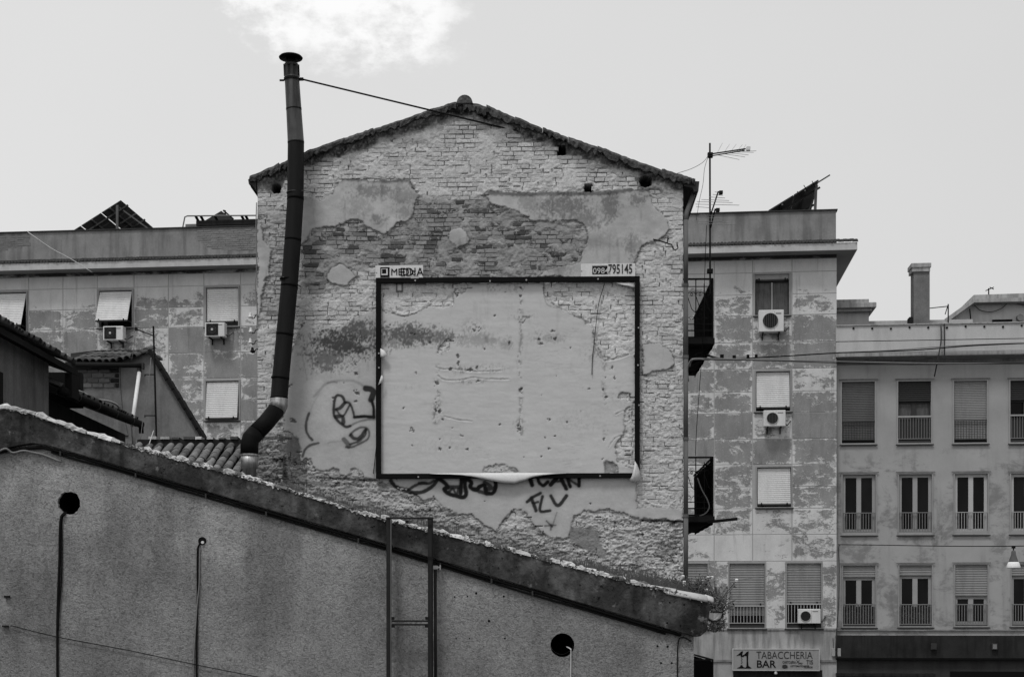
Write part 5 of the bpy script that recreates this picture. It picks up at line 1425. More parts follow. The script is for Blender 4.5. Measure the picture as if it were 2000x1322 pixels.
# windows of the lower block
for x0_,y0_,x1_,y1_,kind,k in RW:
    fm = {'r1':M['frame_grey'],'r2':M['alu'],'r3':M['alu']}[kind]
    w, a, b_, z0, z1 = win(rbk, BF, x0_,y0_,x1_,y1_, fm, sill=False, tw=.04 if kind != 'r1' else .05)
    # moulded strip round the opening head
    s0_, s1_ = a-.10, b_+.10
    MB().box(s0_,s1_,-.055,-.035,z1+.05,z1+.085).build('hood_mould', M['shed_plaster'], w)
    MB().box(s0_+.02,s1_-.02,-.06,-.036,z0-.085,z0-.045).build('sill', M['trim_dark'], w)
    yy = lambda y: BF.p(1786, y)[1]
    if kind == 'r1':
        back(w, a, b_, z0, z1)
        if k in (0, 2, 4):
            shutter(w, a, b_, z1, z0+.10, .05, M['shutter_dark'] if k == 0 else M['shutter_mid'], bar=False, pitch=.055)
            railing(w, a, b_, z0+.10, yy(821), -.01, M['trim_dark'], n=12, r=.006, toph=.03)
            MB().box(a,b_,-.02,.04,z0,z0+.08).build('sill_board', M['black_paint_and_shade'], w)
        else:
            shutter(w, a, b_, z1, yy(784), .05, M['shutter_black'], bar=False)
            leaves(w, a, b_, z0, yy(784), .12, M['trim_dark'], fw=.05, mull=.16, pane=False)
            if k == 1: MB().box(a+.05,(a+b_)/2-.08,.15,.16,z0+.1,yy(786)).build('curtain', M['curtain'], w); MB().box((a+b_)/2+.08,b_-.05,.15,.16,z0+.1,yy(786)).build('curtain', M['curtain'], w)
            railing(w, a, b_, z0+.12, yy(813), -.01, M['rail'], n=12, r=.008, toph=.02)
            MB().box(a,b_,-.04,.0,yy(815),yy(812)).build('rail_cap', M['rail_light'], w)
            MB().box(a,b_,.02,.04,z0+.14,yy(818)).build('rail_backing', M['shutter_black'], w)
            MB().box(a,b_,-.02,.04,z0,z0+.08).build('sill_board', M['trim_dark'], w)
    elif kind == 'r2':
        leaves(w, a, b_, z0, z1, .06, M['frame_grey'] if k < 2 else M['frame_white'], fw=.10, mull=.15)
        railing(w, a+.0, b_-.0, z0+.06, yy(1000), -.015, M['rail'] if k < 2 else M['rail_light'], n=12, r=.009, toph=.025)
        MB().box(a,b_,-.02,.055,z0,z0+.05).build('sill_board', M['frame_grey'], w)
    else:
        ye = (1127,1124,1164,1125,1150,1130)[k]
        leaves(w, a, b_, z0, yy(ye), .09, M['frame_grey'] if k < 2 else M['frame_grey'], fw=.09, mull=.16)
        shutter(w, a, b_, z1, yy(ye), .03, M['shutter_mid'], bar=False, pitch=.074)
        railing(w, a, b_, z0+.05, yy(1179), -.015, M['rail'], n=12, r=.010, toph=.03)
        if k < 2:
            pl = MB(); rr = random.Random(20+k)
            for _ in range(420):
                s_ = rr.uniform(a,b_); z__ = z0+.06+rr.random()**.8*(yy(1180)-z0-.05); dd = rr.uniform(.01,.07); an = rr.uniform(0,6.3); r_ = rr.uniform(.015,.04)
                pl.add([(s_,dd,z__),(s_+r_*math.cos(an),dd+.01,z__+r_*math.sin(an)),(s_+r_*math.cos(an+1.2),dd-.01,z__+r_*math.sin(an+1.2))],[(0,1,2)])
            o = pl.build('creeper', M['weed'], w); o['kind'] = 'stuff'
            MB().box(a,b_,.075,.085,z0,yy(1184)).build('rail_backing', M['shutter_black'], w)
        MB().box(a,b_,-.03,.03,z0,z0+.03).build('sill_board', M['trim_dark'], w)
# roof-top things of the lower block
b = P3(BF,1797,640,1.2)
ch = thing('chimney', 'tall square rendered chimney with a pale cap on the lower block', 'chimney', BF, b)
a, z1 = BF.p(1784.5,526,1.2); b_ = BF.x(1816,1.2); zz = BF.p(1800,650,1.2)[1]
MB().box(a,b_,1.2,1.75,zz,z1).build('shaft', M['chimney_render'], ch, b, bevel=.01)
a2, z2 = BF.p(1780,514,1.12); b2 = BF.x(1819,1.12); MB().box(a2,b2,1.12,1.83,z2-.14,z2).box(a2+.03,b2-.03,1.15,1.8,z2-.28,z2-.141).build('cap', M['concrete_pale'], ch, b, bevel=.008)
MB().box(a-.12,a-.001,1.3,1.7,zz,BF.p(1775,619,1.3)[1]).build('side_flue', M['dark_wall'], ch, b)
b = P3(BF,1660,636,1.5)
o = thing('roof_hut', 'small flat-roofed hut with an eroded slab beside the taller block', 'roof structure', BF, b)
a, z1 = BF.p(1600,609,1.5); b_ = BF.x(1697,1.5); zz = BF.p(1640,650,1.5)[1]
MB().box(a,b_,1.5,4,zz,z1).build('wall', M['hut_white'], o, b)
a, z1 = BF.p(1600,592,1.1); b2, z0 = BF.p(1712,600,1.1); MB().box(a,b2,1.1,4.2,z0,z1).box(a,b2-.12,1.25,4.1,z0-.09,z0-.001).build('roof_slab', M['concrete_pale'], o, b, bevel=.02)
a, z1 = BF.p(1600,586,1.6); b2, z0 = BF.p(1697,591,1.6); MB().box(a,b2,1.6,4.2,z0-.05,z1).build('roof_slab', M['concrete_pale'], o, b)
a, z1 = BF.p(1640,627,1.0); b2, z0 = BF.p(1860,640,1.0); 
MB().box(BF.x(1697,2.0),BF.x(1900,2.0),2.0,2.2,BF.p(1700,650,2.0)[1],BF.p(1700,627,2.0)[1]).build('rear_parapet', M['hut_white'], rbk)
b = P3(BF,1950,636,2.0)
o = thing('white_roof_hut', 'white rooftop hut with a sloping eave slab and a small slot window', 'roof structure', BF, b)
pw = [BF.p(*q_, 2.4) for q_ in ((1856,650),(1856,620),(1893,594),(2140,588),(2140,650))]
MB().prism(pw, 2.4, 6).build('wall', M['hut_white'], o, b)
pr = [BF.p(*q_, 2.0) for q_ in ((1846,628),(1846,622),(1900,584),(2150,577),(2150,586),(1903,591),(1849,630))]
MB().prism(pr, 2.0, 6.2).build('eave_slab', M['concrete_pale'], o, b, bevel=.01)
pr = [BF.p(*q_, 2.6) for q_ in ((1900,584),(1902,576),(2150,568),(2150,576))]
MB().prism(pr, 2.6, 6.2).build('roof_slab', M['concrete_pale'], o, b)
for (x0_,y0_,x1_,y1_) in ((1938,624.5,1977,629),(1860,627,1873,632)):
    a, z1 = BF.p(x0_,y0_,2.38); b_, z0 = BF.p(x1_,y1_,2.38); MB().box(a,b_,2.36,2.45,z0,z1).build('slot_window', M['black_paint_and_shade'], o, b)
s_, z_ = BF.p(1992,621,2.3); MB().tube([(s_,2.38,z_),(s_,2.2,z_)], .11, 16).build('vent', M['rail'], o, b)
MB().tube([P3(BF,1897,636,2.3),P3(BF,1894,603,2.3)], .02, 6).build('pipe', M['dark_iron'], o, b)
cable('cable', 'slack cable looping across the white rooftop hut', BF, [(1903,596,2.3),(1915,606,2.3),(1935,609,2.3),(1955,603,2.3),(1972,590,2.3),(1990,594,2.3),(2010,598,2.3)], .014, M['trim_dark'])
for nm, lab, pts in (('roof_aerial','little aerial on the white rooftop hut roof',[[(1931,575,3.0),(1931,563,3.0)],[(1925,568,3.0),(1941,561,3.0)],[(1933,561,3.0),(1941,565,3.0)]]),
                     ('roof_aerial','short aerial mast beside the tall chimney, arm pointing left',[[(1852,632,1.2),(1852,594,1.2)],[(1816,602,1.2),(1853,598,1.2)],[(1846,614,1.2),(1852,594,1.2)]])):
    b = P3(BF,*pts[0][0]); o = thing(nm, lab, 'aerial', BF, b)
    for i, q_ in enumerate(pts): MB().tube([P3(BF,*p) for p in q_], .022 if i == 0 else .016, 6).build('mast' if i == 0 else 'arm', M['dark_iron'], o, b)
# overhead cables across both blocks
for lab, pts, r, mat in (
    ('twisted dark cable strung across the upper right windows from the drainpipe', [(1343,698,.0),(1370,703,-8),(1440,703,-20)],.012,'cable_black'),):
    pass
def wire(label, pts, r, mat, k=4): return cable('cable', label, WF, pts, r, mat, k=k)
tw = wire('dark twisted cable with clips crossing the panelled block to the right', [(1380,693,24),(1400,699,30),(1425,702,38),(1470,699,45),(1540,695,46),(1640,689,46),(1780,684,46),(1900,675,45.8),(2060,668,45.5)], .022, M['cable_black'])
wire('pale straight cable crossing just under the twisted one', [(1346,716,22.6),(1349,706,22.6),(1358,701,22.8),(1400,701,27),(1500,703,37),(1640,706,45.3),(1760,708.5,45.6),(1860,710,45.6),(2060,710,45.4)], .020, M['cable_grey'])
wire('thin dark wire close under the pale cable', [(1358,702,22.9),(1420,703,30),(1520,705,38),(1640,709,45.3),(1780,712,45.5),(2060,708,45.4)], .012, M['cable_black'])
b = P3(WF,1380,693,24)
for px, py, Y_ in ((1410,700,33),(1434,701,37),(1461,698.5,43.5),(1477,698,45)):
    c_ = P3(WF,px,py,Y_); MB().box(c_[0]-.04,c_[0]+.04,c_[1]-.03,c_[1]+.03,c_[2]-.01,c_[2]+.09).build('clip', M['cable_black'], tw, b)
wire('dark cable hanging down the parapet joint of the lower block', [(1838,636,46),(1838,665,45.9),(1834,690,45.8),(1829,715,45.9),(1825,735,46.3)], .022, M['trim_dark'])
wire('long grey cable rising gently along the lower block parapet', [(1637,688,45.6),(1740,684,45.5),(1850,676,45.4),(1950,671,45.3),(2060,668,45.2)], .014, M['cable_grey'])
wire('lamp suspension cable stretched across the lower block', [(1637,1063,46.2),(1720,1064,44),(1850,1066,42),(1979,1066,40),(2100,1063,38)], .014, M['cable_black'])
wire('thin conduit running down the corner between the two blocks', [(1641,1063,46.4),(1638,1070,46.4),(1639,1110,46.4),(1638,1180,46.3),(1634,1230,46.2),(1632,1270,46.2)], .016, M['trim_dark'])
wire('faint wire slanting in front of the two low shuttered windows', [(1440,1132,40),(1500,1124,42),(1560,1112,44),(1592,1099,46)], .008, M['cable_grey'], 3)
wire('pale wire slanting over the left block parapet', [(54,453,40),(100,485,40),(137,505,40),(180,532,40)], .012, M['cable_white'], 3)
# hanging street lamp
b = P3(WF,1979.5,1107,40)
lp = thing('street_lamp', 'bell-shaped street lamp with a white bowl hanging from the cable', 'street lamp', WF, b)
c0 = Vector(b)
MB().tube([c0+Vector((0,0,h)) for h in (.0,.03,.05,.15,.35,.44,.47)], [.175,.17,.15,.13,.065,.06,.02], 20).build('hood', M['drainpipe'], lp, b, smooth=True)
MB().tube([c0+Vector((0,0,h)) for h in (-.03,-.02,.04,.10,.14)], [.19,.195,.18,.16,.14], 20).build('bowl', M['lamp_white'], lp, b, smooth=True)
MB().tube([c0+Vector((0,0,.46)),c0+Vector((0,0,.56))], .02, 8).box(c0.x-.05,c0.x+.05,c0.y-.02,c0.y+.02,c0.z+.52,c0.z+.58).build('hanger', M['dark_iron'], lp, b)

# ================================================================== FOREGROUND BUILDING
TOP = [(-300,890),(-120,838),(-20,803),(15,797),(60,806),(170,846),(310,886),(500,937),(750,1013),(1000,1074),(1200,1127),(1384,1174)]
BOT = [(-300,945),(-60,887),(0,877),(62,865),(100,871),(350,944),(750,1061),(1000,1137),(1357,1243)]
def ty(x): return float(np.interp(x, [p[0] for p in TOP], [p[1] for p in TOP]))
def by(x): return float(np.interp(x, [p[0] for p in BOT], [p[1] for p in BOT]))
fg = thing('foreground_building', 'dark rough-rendered gable building in front with a sloping concrete parapet', 'house', FF, (0,0,0))
fL, fR = FF.x(-300), FF.x(1355)
def face_with_round_holes():
    mb = MB(); rects = []; rr = random.Random(4)
    H_ = [(135,982,22.5),(1098.5,1259.5,23.5)]
    hs = []
    for px, py, r in H_:
        c = FF.p(px, py); rm = r/FPX*19.1; hs.append((c[0], c[1], rm))
    sqs = [(c[0]-c[2]*1.5, c[0]+c[2]*1.5, c[1]-c[2]*1.5, c[1]+c[2]*1.5) for c in hs]
    # the wall below the parapet band, columns following its slope
    xs = sorted({fL, fR, *[s for q_ in sqs for s in q_[:2]], *[FF.x(p[0]) for p in BOT if p[0] > -300 and p[0] < 1355]})
    for i in range(len(xs)-1):
        a, b_ = xs[i], xs[i+1]
        za = FF.p(FF.pix(a, 6)[0], by(FF.pix(a, 6)[0])-14)[1]; zb_ = FF.p(FF.pix(b_, 6)[0], by(FF.pix(b_, 6)[0])-14)[1]
        cx_ = (a+b_)/2; sq = [q_ for q_ in sqs if q_[0] < cx_ < q_[1]]
        if sq:
            q_ = sq[0]; mb.add([(a,0,0),(b_,0,0),(b_,0,q_[2]),(a,0,q_[2])],[(0,1,2,3)]); mb.add([(a,0,q_[3]),(b_,0,q_[3]),(b_,0,zb_),(a,0,za)],[(0,1,2,3)])
        else: mb.add([(a,0,0),(b_,0,0),(b_,0,zb_),(a,0,za)],[(0,1,2,3)])
    for (cx_, cz_, rm), q_ in zip(hs, sqs):
        n = 48; ring = []; sq = []; deep = []
        for k in range(n):
            an = 2*math.pi*k/n; r_ = rm*(1+rr.uniform(-.05,.05)) if cx_ < 0 and FF.pix(cx_,cz_)[0] < 500 else rm*(1+rr.uniform(-.012,.012))
            c, s = math.cos(an), math.sin(an); ring.append((cx_+r_*c, 0, cz_+r_*s)); deep.append((cx_+r_*.98*c, .05, cz_+r_*.98*s))
            m = 1.5*rm/max(abs(c),abs(s)); sq.append((cx_+m*c, 0, cz_+m*s))
        vs = ring+sq+deep
        mb.add(vs, [(k,(k+1)%n,n+(k+1)%n,n+k) for k in range(n)] + [(k,(k+1)%n,2*n+(k+1)%n,2*n+k) for k in range(n)])
        MB().tube([(cx_,.051,cz_),(cx_,1.6,cz_)], rm*1.03, 24, False).add([(cx_+rm*math.cos(q_2*.2618),1.6,cz_+rm*math.sin(q_2*.2618)) for q_2 in range(24)],[tuple(range(24))]).build('flue_opening', M['black_paint_and_shade'], fg)  # inside of the hole coloured black in place of deep shade
    mb.add([(fR,0,0),(fR,8,0),(fR,8,8),(fR,0,FF.p(1355,1228)[1])],[(0,1,2,3)]) if False else None
    mb.add([(fR,0,0),(fR,3.0,0),(fR,3.0,FF.p(1355,1225)[1]),(fR,0,FF.p(1355,1225)[1])],[(0,1,2,3)])
    return mb
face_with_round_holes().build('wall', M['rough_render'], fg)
# parapet band as a thick sloping slab
pts_t = [FF.p(x, ty(x), -.09) for x in list(range(-300,1384,28))+[1384]]
pts_b = [FF.p(x, by(x), -.09) for x in list(range(-300,1357,28))+[1357]]
bandp = pts_t + [FF.p(1388,1185,-.09), FF.p(1380,1232,-.09), FF.p(1368,1242,-.09)] + pts_b[::-1]
n_ = len(bandp)
MB().prism(bandp, -.09, .28).build('parapet', M['band'], fg, bevel=.01)
# roof behind the parapet
MB().prism([FF.p(x, y+10) for x, y in TOP if x > -300][::1] + [FF.p(1384,1190), FF.p(-120,860)], .281, 2.9).build('roof', M['stone_dark'], fg)
# conduits under the band
def under(off, d, xa, xb, r, mat, label, wob=1.0, seed=1):
    rr = random.Random(seed); pts = []
    x = xa
    while x < xb: pts.append((x, by(x)+off+rr.uniform(-wob,wob), d)); x += 60
    pts.append((xb, by(xb)+off, d))
    b = P3(FF,*pts[0]); o = MB().tube([Vector(P3(FF,*p)) for p in pts], r, 8).build('conduit', mat, None, b, smooth=True)
    o.location = FF.world(*b); o.rotation_euler = (0,0,-FF.yaw); return tag(o, label, 'cable', 'cables under the parapet')
under(5, -.05, -100, 1330, .022, M['cable_black'], 'thick dark cable tucked directly under the sloping parapet', .6, 1)
under(11, -.03, 100, 1300, .014, M['dark_iron'], 'thinner dark cable, the lower one along the sloping parapet', 1.2, 2)
cable('cable', 'light grey cable looping under the parapet peak at far left', FF, [(-10,885,-.05),(0,880,-.1),(12,876,-.1),(25,884,-.06),(45,880,-.1),(62,883,-.06),(85,888,-.04),(120,902,-.03)], .014, M['cable_grey'])
for k, x in enumerate((118,265,402,520,700,860,960,1040)):
    b = P3(FF,x,by(x)+9,-.06); MB().box(-.010,.010,-.012,.05,-.03,.03).build('cable_clip', M['trim_dark'], fg).location = b
# coping: broken stones and mortar lumps, each a piece
def lump(x0, x1, yoff, th, mat, d0, d1, name='coping_stone', rr=random):
    n = 5; vs = []; fs = []
    for k in range(n):
        t = k/(n-1); x = x0+(x1-x0)*t; e = rr.uniform(.55,.95) if k in (0,n-1) else rr.uniform(.7,1.15)
        yb_ = ty(x)+yoff
        s_, z_ = FF.p(x, yb_); h = th*e*rr.uniform(.75,1.15)
        vs += [(s_, d0+rr.uniform(-.015,.015), z_-.012), (s_, d0+.01+rr.uniform(-.01,.01), z_+h*.7), (s_, (d0+d1)/2, z_+h), (s_, d1-.03, z_+h*.75), (s_, d1, z_-.02)]
    for k in range(n-1):
        for q_ in range(5): fs.append((k*5+q_, (k+1)*5+q_, (k+1)*5+(q_+1)%5, k*5+(q_+1)%5))
    fs += [(4,3,2,1,0), tuple((n-1)*5+q_ for q_ in range(5))]
    return MB().add(vs, fs).build(name, mat, fg)
cr = random.Random(12)
for (x0_,x1_,th) in ((6,52,.055),(50,74,.05),(76,98,.06),(98,118,.045),(116,146,.055),(140,172,.05),(176,196,.035),(196,222,.045),(222,240,.035)):
    lump(x0_, x1_, cr.uniform(-1,2), th, M['stone'], -.12, .2, rr=cr)
x = -40
while x < 1300:
    L = cr.uniform(6, 30); gap = cr.choice((0,0,1,2,6))
    bright = cr.random() < (.72 if x < 1130 else .45)
    if x > 242 or cr.random() < .4: lump(x, x+L, cr.uniform(-1.5,2), cr.uniform(.022,.06), M['stone'] if bright else M['stone_dark'], -.10+cr.uniform(-.015,.02), .16, rr=cr)
    x += L+gap
x = 240
while x < 1300:
    L = cr.uniform(6, 22)
    if cr.random() < .6: lump(x, x+L, cr.uniform(-5,-1), cr.uniform(.012,.035), M['stone'] if cr.random() < .6 else M['stone_dark'], .03, .24, rr=cr)
    x += L+cr.uniform(0,8)
# thin broken mortar bed running along the whole top edge
vs = []; fs = []; n = 520
for k in range(n):
    x = -280+(1375+280)*k/(n-1); s_, z_ = FF.p(x, ty(x)); h = max(0, cr.gauss(.010,.012)) if x > 60 else .004
    vs += [(s_, -.105+cr.uniform(-.012,.02), z_-.02-abs(cr.gauss(0,.012))), (s_, -.10+cr.uniform(-.012,.02), z_+h*.6), (s_, -.02, z_+h+.004), (s_, .10, z_+max(0,cr.gauss(.01,.014))), (s_, .24, z_-.02)]
for k in range(n-1):
    for q_ in range(4): fs.append((k*5+q_, (k+1)*5+q_, (k+1)*5+q_+1, k*5+q_+1))
def bed_mat():
    m, nt, b = new_mat('broken_mortar_bed', .95, 0, .1); g = G(nt)
    n1 = g.noise(5, 7, .72, (1,1,2)); n2 = g.noise(26, 4, .7)
    v = g.mix(g.ramp(g.math('ADD', n1, g.math('MULTIPLY', g.math('SUBTRACT', n2, .5), .5)), .44, .56), .07, .56)
    v = g.math('MULTIPLY', v, g.math('MULTIPLY_ADD', g.math('SUBTRACT', n2, .5), .8, 1.0)); g.grey(g.math('MAXIMUM', v, .01), b); g.bump(n2, b, .02); return m
MB().add(vs, fs).build('mortar_bed', bed_mat(), fg)
# half-round tiles at the lower right end
def halftile(x0, y0_, x1, y1_, r, d, mat, name='end_tile'):
    A_ = Vector(P3(FF,x0,y0_,d)); B_ = Vector(P3(FF,x1,y1_,d)); n = 10; vs = []
    for e, p in enumerate((A_, B_)):
        rr_ = r*(1 if e else .85)
        for k in range(n): an = math.pi*k/(n-1); vs.append(p+Vector((0, -rr_*math.cos(an), rr_*.8*math.sin(an))))
    o = MB().add(vs, [(k,k+1,n+k+1,n+k) for k in range(n-1)]).build(name, mat, fg, smooth=True)
    m = o.modifiers.new('s','SOLIDIFY'); m.thickness = .018
    return o
halftile(1300,1160,1380,1176,.10,.0,M['hut_white']); halftile(1376,1171,1392,1178,.085,.0,M['hut_white']); halftile(1262,1150,1320,1160,.07,.05,M['stone']); halftile(1180,1132,1262,1150,.06,.05,M['stone_dark'])
# bowl (broken gutter end) hanging at the parapet's end
b = P3(FF,1395,1197,.1)
o = thing('gutter_end', 'broken pale half-round gutter end at the tip of the parapet', 'gutter', FF, b)
vs = []; n = 12; c0 = Vector(P3(FF,1395,1197,.1)); 
for e, dd in enumerate((0,.35)):
    for k in range(n): an = math.pi*k/(n-1); vs.append(c0+Vector((.10*math.cos(an), dd, -.10*math.sin(an))))
o2 = MB().add(vs, [(k,k+1,n+k+1,n+k) for k in range(n-1)]+[tuple(range(n,2*n))]).build('trough', M['concrete_pale'], o, b); m = o2.modifiers.new('s','SOLIDIFY'); m.thickness = .012
MB().tube([c0+Vector((.112*math.cos(math.pi*k/12), -.01, -.112*math.sin(math.pi*k/12))) for k in range(13)], .009, 6).build('strap', M['dark_iron'], o, b)
# metal frame (open ladder shape)
d = -.20
b = P3(FF,800,1400,d)
lf = thing('metal_frame', 'tall narrow open metal frame standing against the dark rendered wall', 'metal frame', FF, b)
for px in (759.5, 840.5):
    MB().box(FF.x(px-4.5,d),FF.x(px+3.5,d),d-.03,d+.03,3.3,FF.p(px,1012.5,d)[1]).build('upright', M['steel_frame'], lf, b, bevel=.003)
    MB().box(FF.x(px+3.6,d),FF.x(px+5.5,d),d-.04,d+.0,3.3,FF.p(px,1014,d)[1]).build('upright_flange', M['drainpipe'] if px < 800 else M['dark_iron'], lf, b)
MB().box(FF.x(754,d),FF.x(846.5,d),d-.035,d+.03,FF.p(800,1013.5,d)[1]-.0,FF.p(800,1011.5,d)[1]+.012).build('top_bar', M['steel_frame'], lf, b, bevel=.003)
for y in (1212,1219): MB().box(FF.x(765.6,d),FF.x(835.9,d),d-.02,d+.0,FF.p(800,y+2,d)[1],FF.p(800,y-1.5,d)[1]).build('rung', M['steel_frame'], lf, b)
for px, py in ((767,1207),(834,1207),(768,1222),(833,1222),(795,1019),(839,1090),(839,1027)):
    s_, z_ = FF.p(px,py,d-.02); MB().box(s_-.022,s_+.022,d-.035,d-.018,z_-.02,z_+.02).build('lug', M['dark_iron'], lf, b)
for y in (1030,1250):
    for px in (759,841):
        MB().box(FF.x(px-2,d),FF.x(px+2,d),d+.031,-.001,FF.p(800,y+3,d)[1],FF.p(800,y,d)[1]).build('standoff', M['dark_iron'], lf, b)
b = P3(FF,851,1400,-.08)
o = thing('vertical_pipe', 'slim grey vertical pipe with a pale valve just right of the metal frame', 'pipe', FF, b)
MB().tube([P3(FF,851,1400,-.08),P3(FF,850,1112,-.08)], .022, 10).build('pipe', M['steel_frame'], o, b, smooth=True)
s_, z_ = FF.p(850,1108,-.08); MB().box(s_-.03,s_+.035,-.11,-.05,z_-.02,z_+.025).tube([(s_+.035,-.08,z_),(s_+.07,-.08,z_)], .014, 8).build('valve', M['off_white'], o, b); MB().box(s_+.06,s_+.075,-.10,-.06,z_-.03,z_+.035).build('handle', M['rail_light'], o, b)
# cables down the wall
cable('cable', 'thick black cable dropping from the broken hole at left', FF, [(128,1000,.1),(124,1003,-.02),(119,1012,-.03),(117,1040,-.03),(116,1100,-.02),(113,1180,-.02),(112,1260,-.02),(113,1400,-.02)], .017, M['cable_black'])
cable('cable', 'thin black cable beside the thick one below the broken hole', FF, [(131,1000,.1),(127,1004,-.02),(121,1015,-.02),(121,1060,-.02),(120,1130,-.02),(115,1190,-.03),(113.5,1230,-.03)], .010, M['cable_black'])
cable('cable', 'black cable hanging from the small round hole in mid wall', FF, [(394,1057,.04),(389,1064,-.02),(386,1080,-.02),(386,1160,-.02),(385,1200,-.02),(384,1270,-.02),(384,1400,-.02)], .014, M['cable_black'])
cable('cable', 'pale thin cable hanging beside the black one in mid wall', FF, [(392,1072,-.01),(390,1080,-.02),(389,1140,-.02),(385,1180,-.04),(382,1230,-.02),(378,1290,-.02),(377,1400,-.02)], .008, M['cable_grey'])
cable('cable', 'white cable hanging out of the round hole at lower right', FF, [(1106,1262,.1),(1115,1268,-.02),(1115,1280,-.02),(1114,1400,-.02)], .009, M['cable_white'])
cable('cable', 'thin dark wire slanting down across the rendered wall', FF, [(22,1221,-.03),(110,1243,-.03),(250,1269,-.03),(390,1299,-.03),(600,1340,-.03)], .006, M['cable_black'], k=2)
cable('cable', 'dark cable curving down the wall near its right corner', FF, [(1350,1252,-.02),(1335,1244,-.02),(1325,1252,-.02),(1323,1300,-.02),(1324,1400,-.02)], .009, M['dark_iron'])
s_, z_ = FF.p(395,1056); MB().tube([(s_,-.004,z_),(s_,.0,z_)], .055, 18).build('cable_hole', M['black_paint_and_shade'], fg); MB().tube([(s_+.01,-.03,z_-.02),(s_+.01,-.005,z_-.02)], .02, 10).build('cable_gland', M['porcelain'], fg)
for x_, y_, w, h in ((15,1164.5,10,3.6),(12,1222,11,3.0)):
    s_, z_ = FF.p(x_,y_); MB().box(s_-w/290,s_+w/290,-.05,-.0,z_-h/290,z_+h/290).build('iron_cleat', M['dark_iron'], fg)
for x_, y_, r in ((888,1165,1.6),(913,1164,1.6),(955,1212,2.6),(891,1246,1.4),(917,1246,1.4),(986,1246,1.8),(984,1164,2),(1284,1261,2),(1304,1262,2.4),(1291,1294,2),(1312,1294,2),(930,1158,2.4),(1293,1175,0),(1258,1160,0)):
    if r: s_, z_ = FF.p(x_,y_); MB().tube([(s_,-.003,z_),(s_,.0,z_)], r/147, 10).build('drill_hole', M['black_paint_and_shade'], fg)
for x_, y_ in ((1308,1176),(1336,1180),(1303,1216),(1329,1221)):
    s_, z_ = FF.p(x_,y_,-.09); MB().tube([(s_,-.094,z_),(s_,-.089,z_)], 1.8/147, 10).build('drill_hole', M['black_paint_and_shade'], fg)

# weeds along the coping and against the gable foot
wr = random.Random(31)
wd = MB()
def blades(xa, xb, n, hmin, hmax, d0=.2, d1=2.6, lean=.25):
    for _ in range(n):
        x = wr.uniform(xa, xb); d = wr.uniform(d0, d1); s_, z_ = FF.p(x, ty(x)-1, d)
        z_ = FF.p(x, ty(x)+2, 0)[1]; s_ = FF.x(x, d); h = wr.uniform(hmin, hmax)*(.5+wr.random()); l = wr.uniform(-lean, lean)*h; w = wr.uniform(.003,.006)
        m = (s_+l*.4, d, z_+h*.6)
        wd.add([(s_-w,d,z_-.15),(s_+w,d,z_-.15),(m[0]+w*.8,m[1],m[2]),(m[0]-w*.8,m[1],m[2]),(s_+l,d,z_+h)],[(0,1,2,3),(3,2,4)])
blades(540,760,900,.04,.16); blades(620,900,1300,.05,.20); blades(900,1120,700,.04,.12); blades(1120,1340,1500,.05,.20); blades(1240,1345,700,.08,.24)
o = wd.build('weeds', M['weed'], None); place(o, FF); tag(o, 'dry dark weeds and grass growing along the sloping coping', 'weeds', kind='stuff')
def bush(label, cx_, cy_, n, hx, hy, d, seed, mat, flowers=0):
    rr = random.Random(seed); b = P3(FF,cx_,cy_,d)
    o = thing('wild_shrub', label, 'shrub', FF, b); st_ = MB(); lv = MB(); fl_ = MB()
    for i in range(n):
        ex = rr.uniform(-hx, hx); ez = rr.uniform(.25,1)*hy; ey = rr.uniform(-.15,.15)
        p0 = Vector(b)+Vector((rr.uniform(-.08,.08),rr.uniform(-.05,.05),0)); p1 = Vector(b)+Vector((ex*.35,ey*.5,ez*.6)); p2 = Vector(b)+Vector((ex,ey,ez))
        L = [Vector(q_) for q_ in smooth_line([p0,p1,p2],3)]
        st_.tube(L, [.005]*(len(L)-1)+[.002], 4)
        for k in range(14):
            t = rr.uniform(.2,1); i0 = min(int(t*(len(L)-1)), len(L)-2); q_ = L[i0].lerp(L[i0+1], t*(len(L)-1)-i0)
            q_ = q_+Vector((rr.uniform(-.04,.04),rr.uniform(-.04,.04),rr.uniform(-.03,.03))); an = rr.uniform(0,6.3); r_ = rr.uniform(.012,.03)
            lv.add([q_,q_+Vector((r_*math.cos(an),rr.uniform(-.01,.01),r_*math.sin(an))),q_+Vector((r_*1.5*math.cos(an+.5),0,r_*1.5*math.sin(an+.5))),q_+Vector((r_*math.cos(an+1),rr.uniform(-.01,.01),r_*math.sin(an+1)))],[(0,1,2,3)])
        if i < flowers:
            q_ = L[-1]; fl_.tube([q_+Vector((0,-.02,-.01)),q_+Vector((0,-.03,.02))], .022, 8)
    st_.build('stem', M['weed'], o, b); f_ = lv.build('leaves', mat, o, b); f_['kind'] = 'stuff'
    if flowers: g_ = fl_.build('flower_heads', M['flower'], o, b); g_['kind'] = 'stuff'
bush('straggly shrub with small white flowers at the low end of the coping', 1362, 1172, 34, .26, .36, .5, 1, M['weed'], 8)
bush('pale dry shrub spilling past the end of the parapet beside the low window', 1402, 1205, 60, .26, .52, .7, 2, M['weed_pale'], 2)
bush('small weed tuft hanging under the parapet end', 1398, 1232, 30, .16, .22, .7, 3, M['weed_pale'])
bush('low weed clump where the drainpipe meets the coping', 1325, 1160, 30, .25, .22, .9, 4, M['weed'])

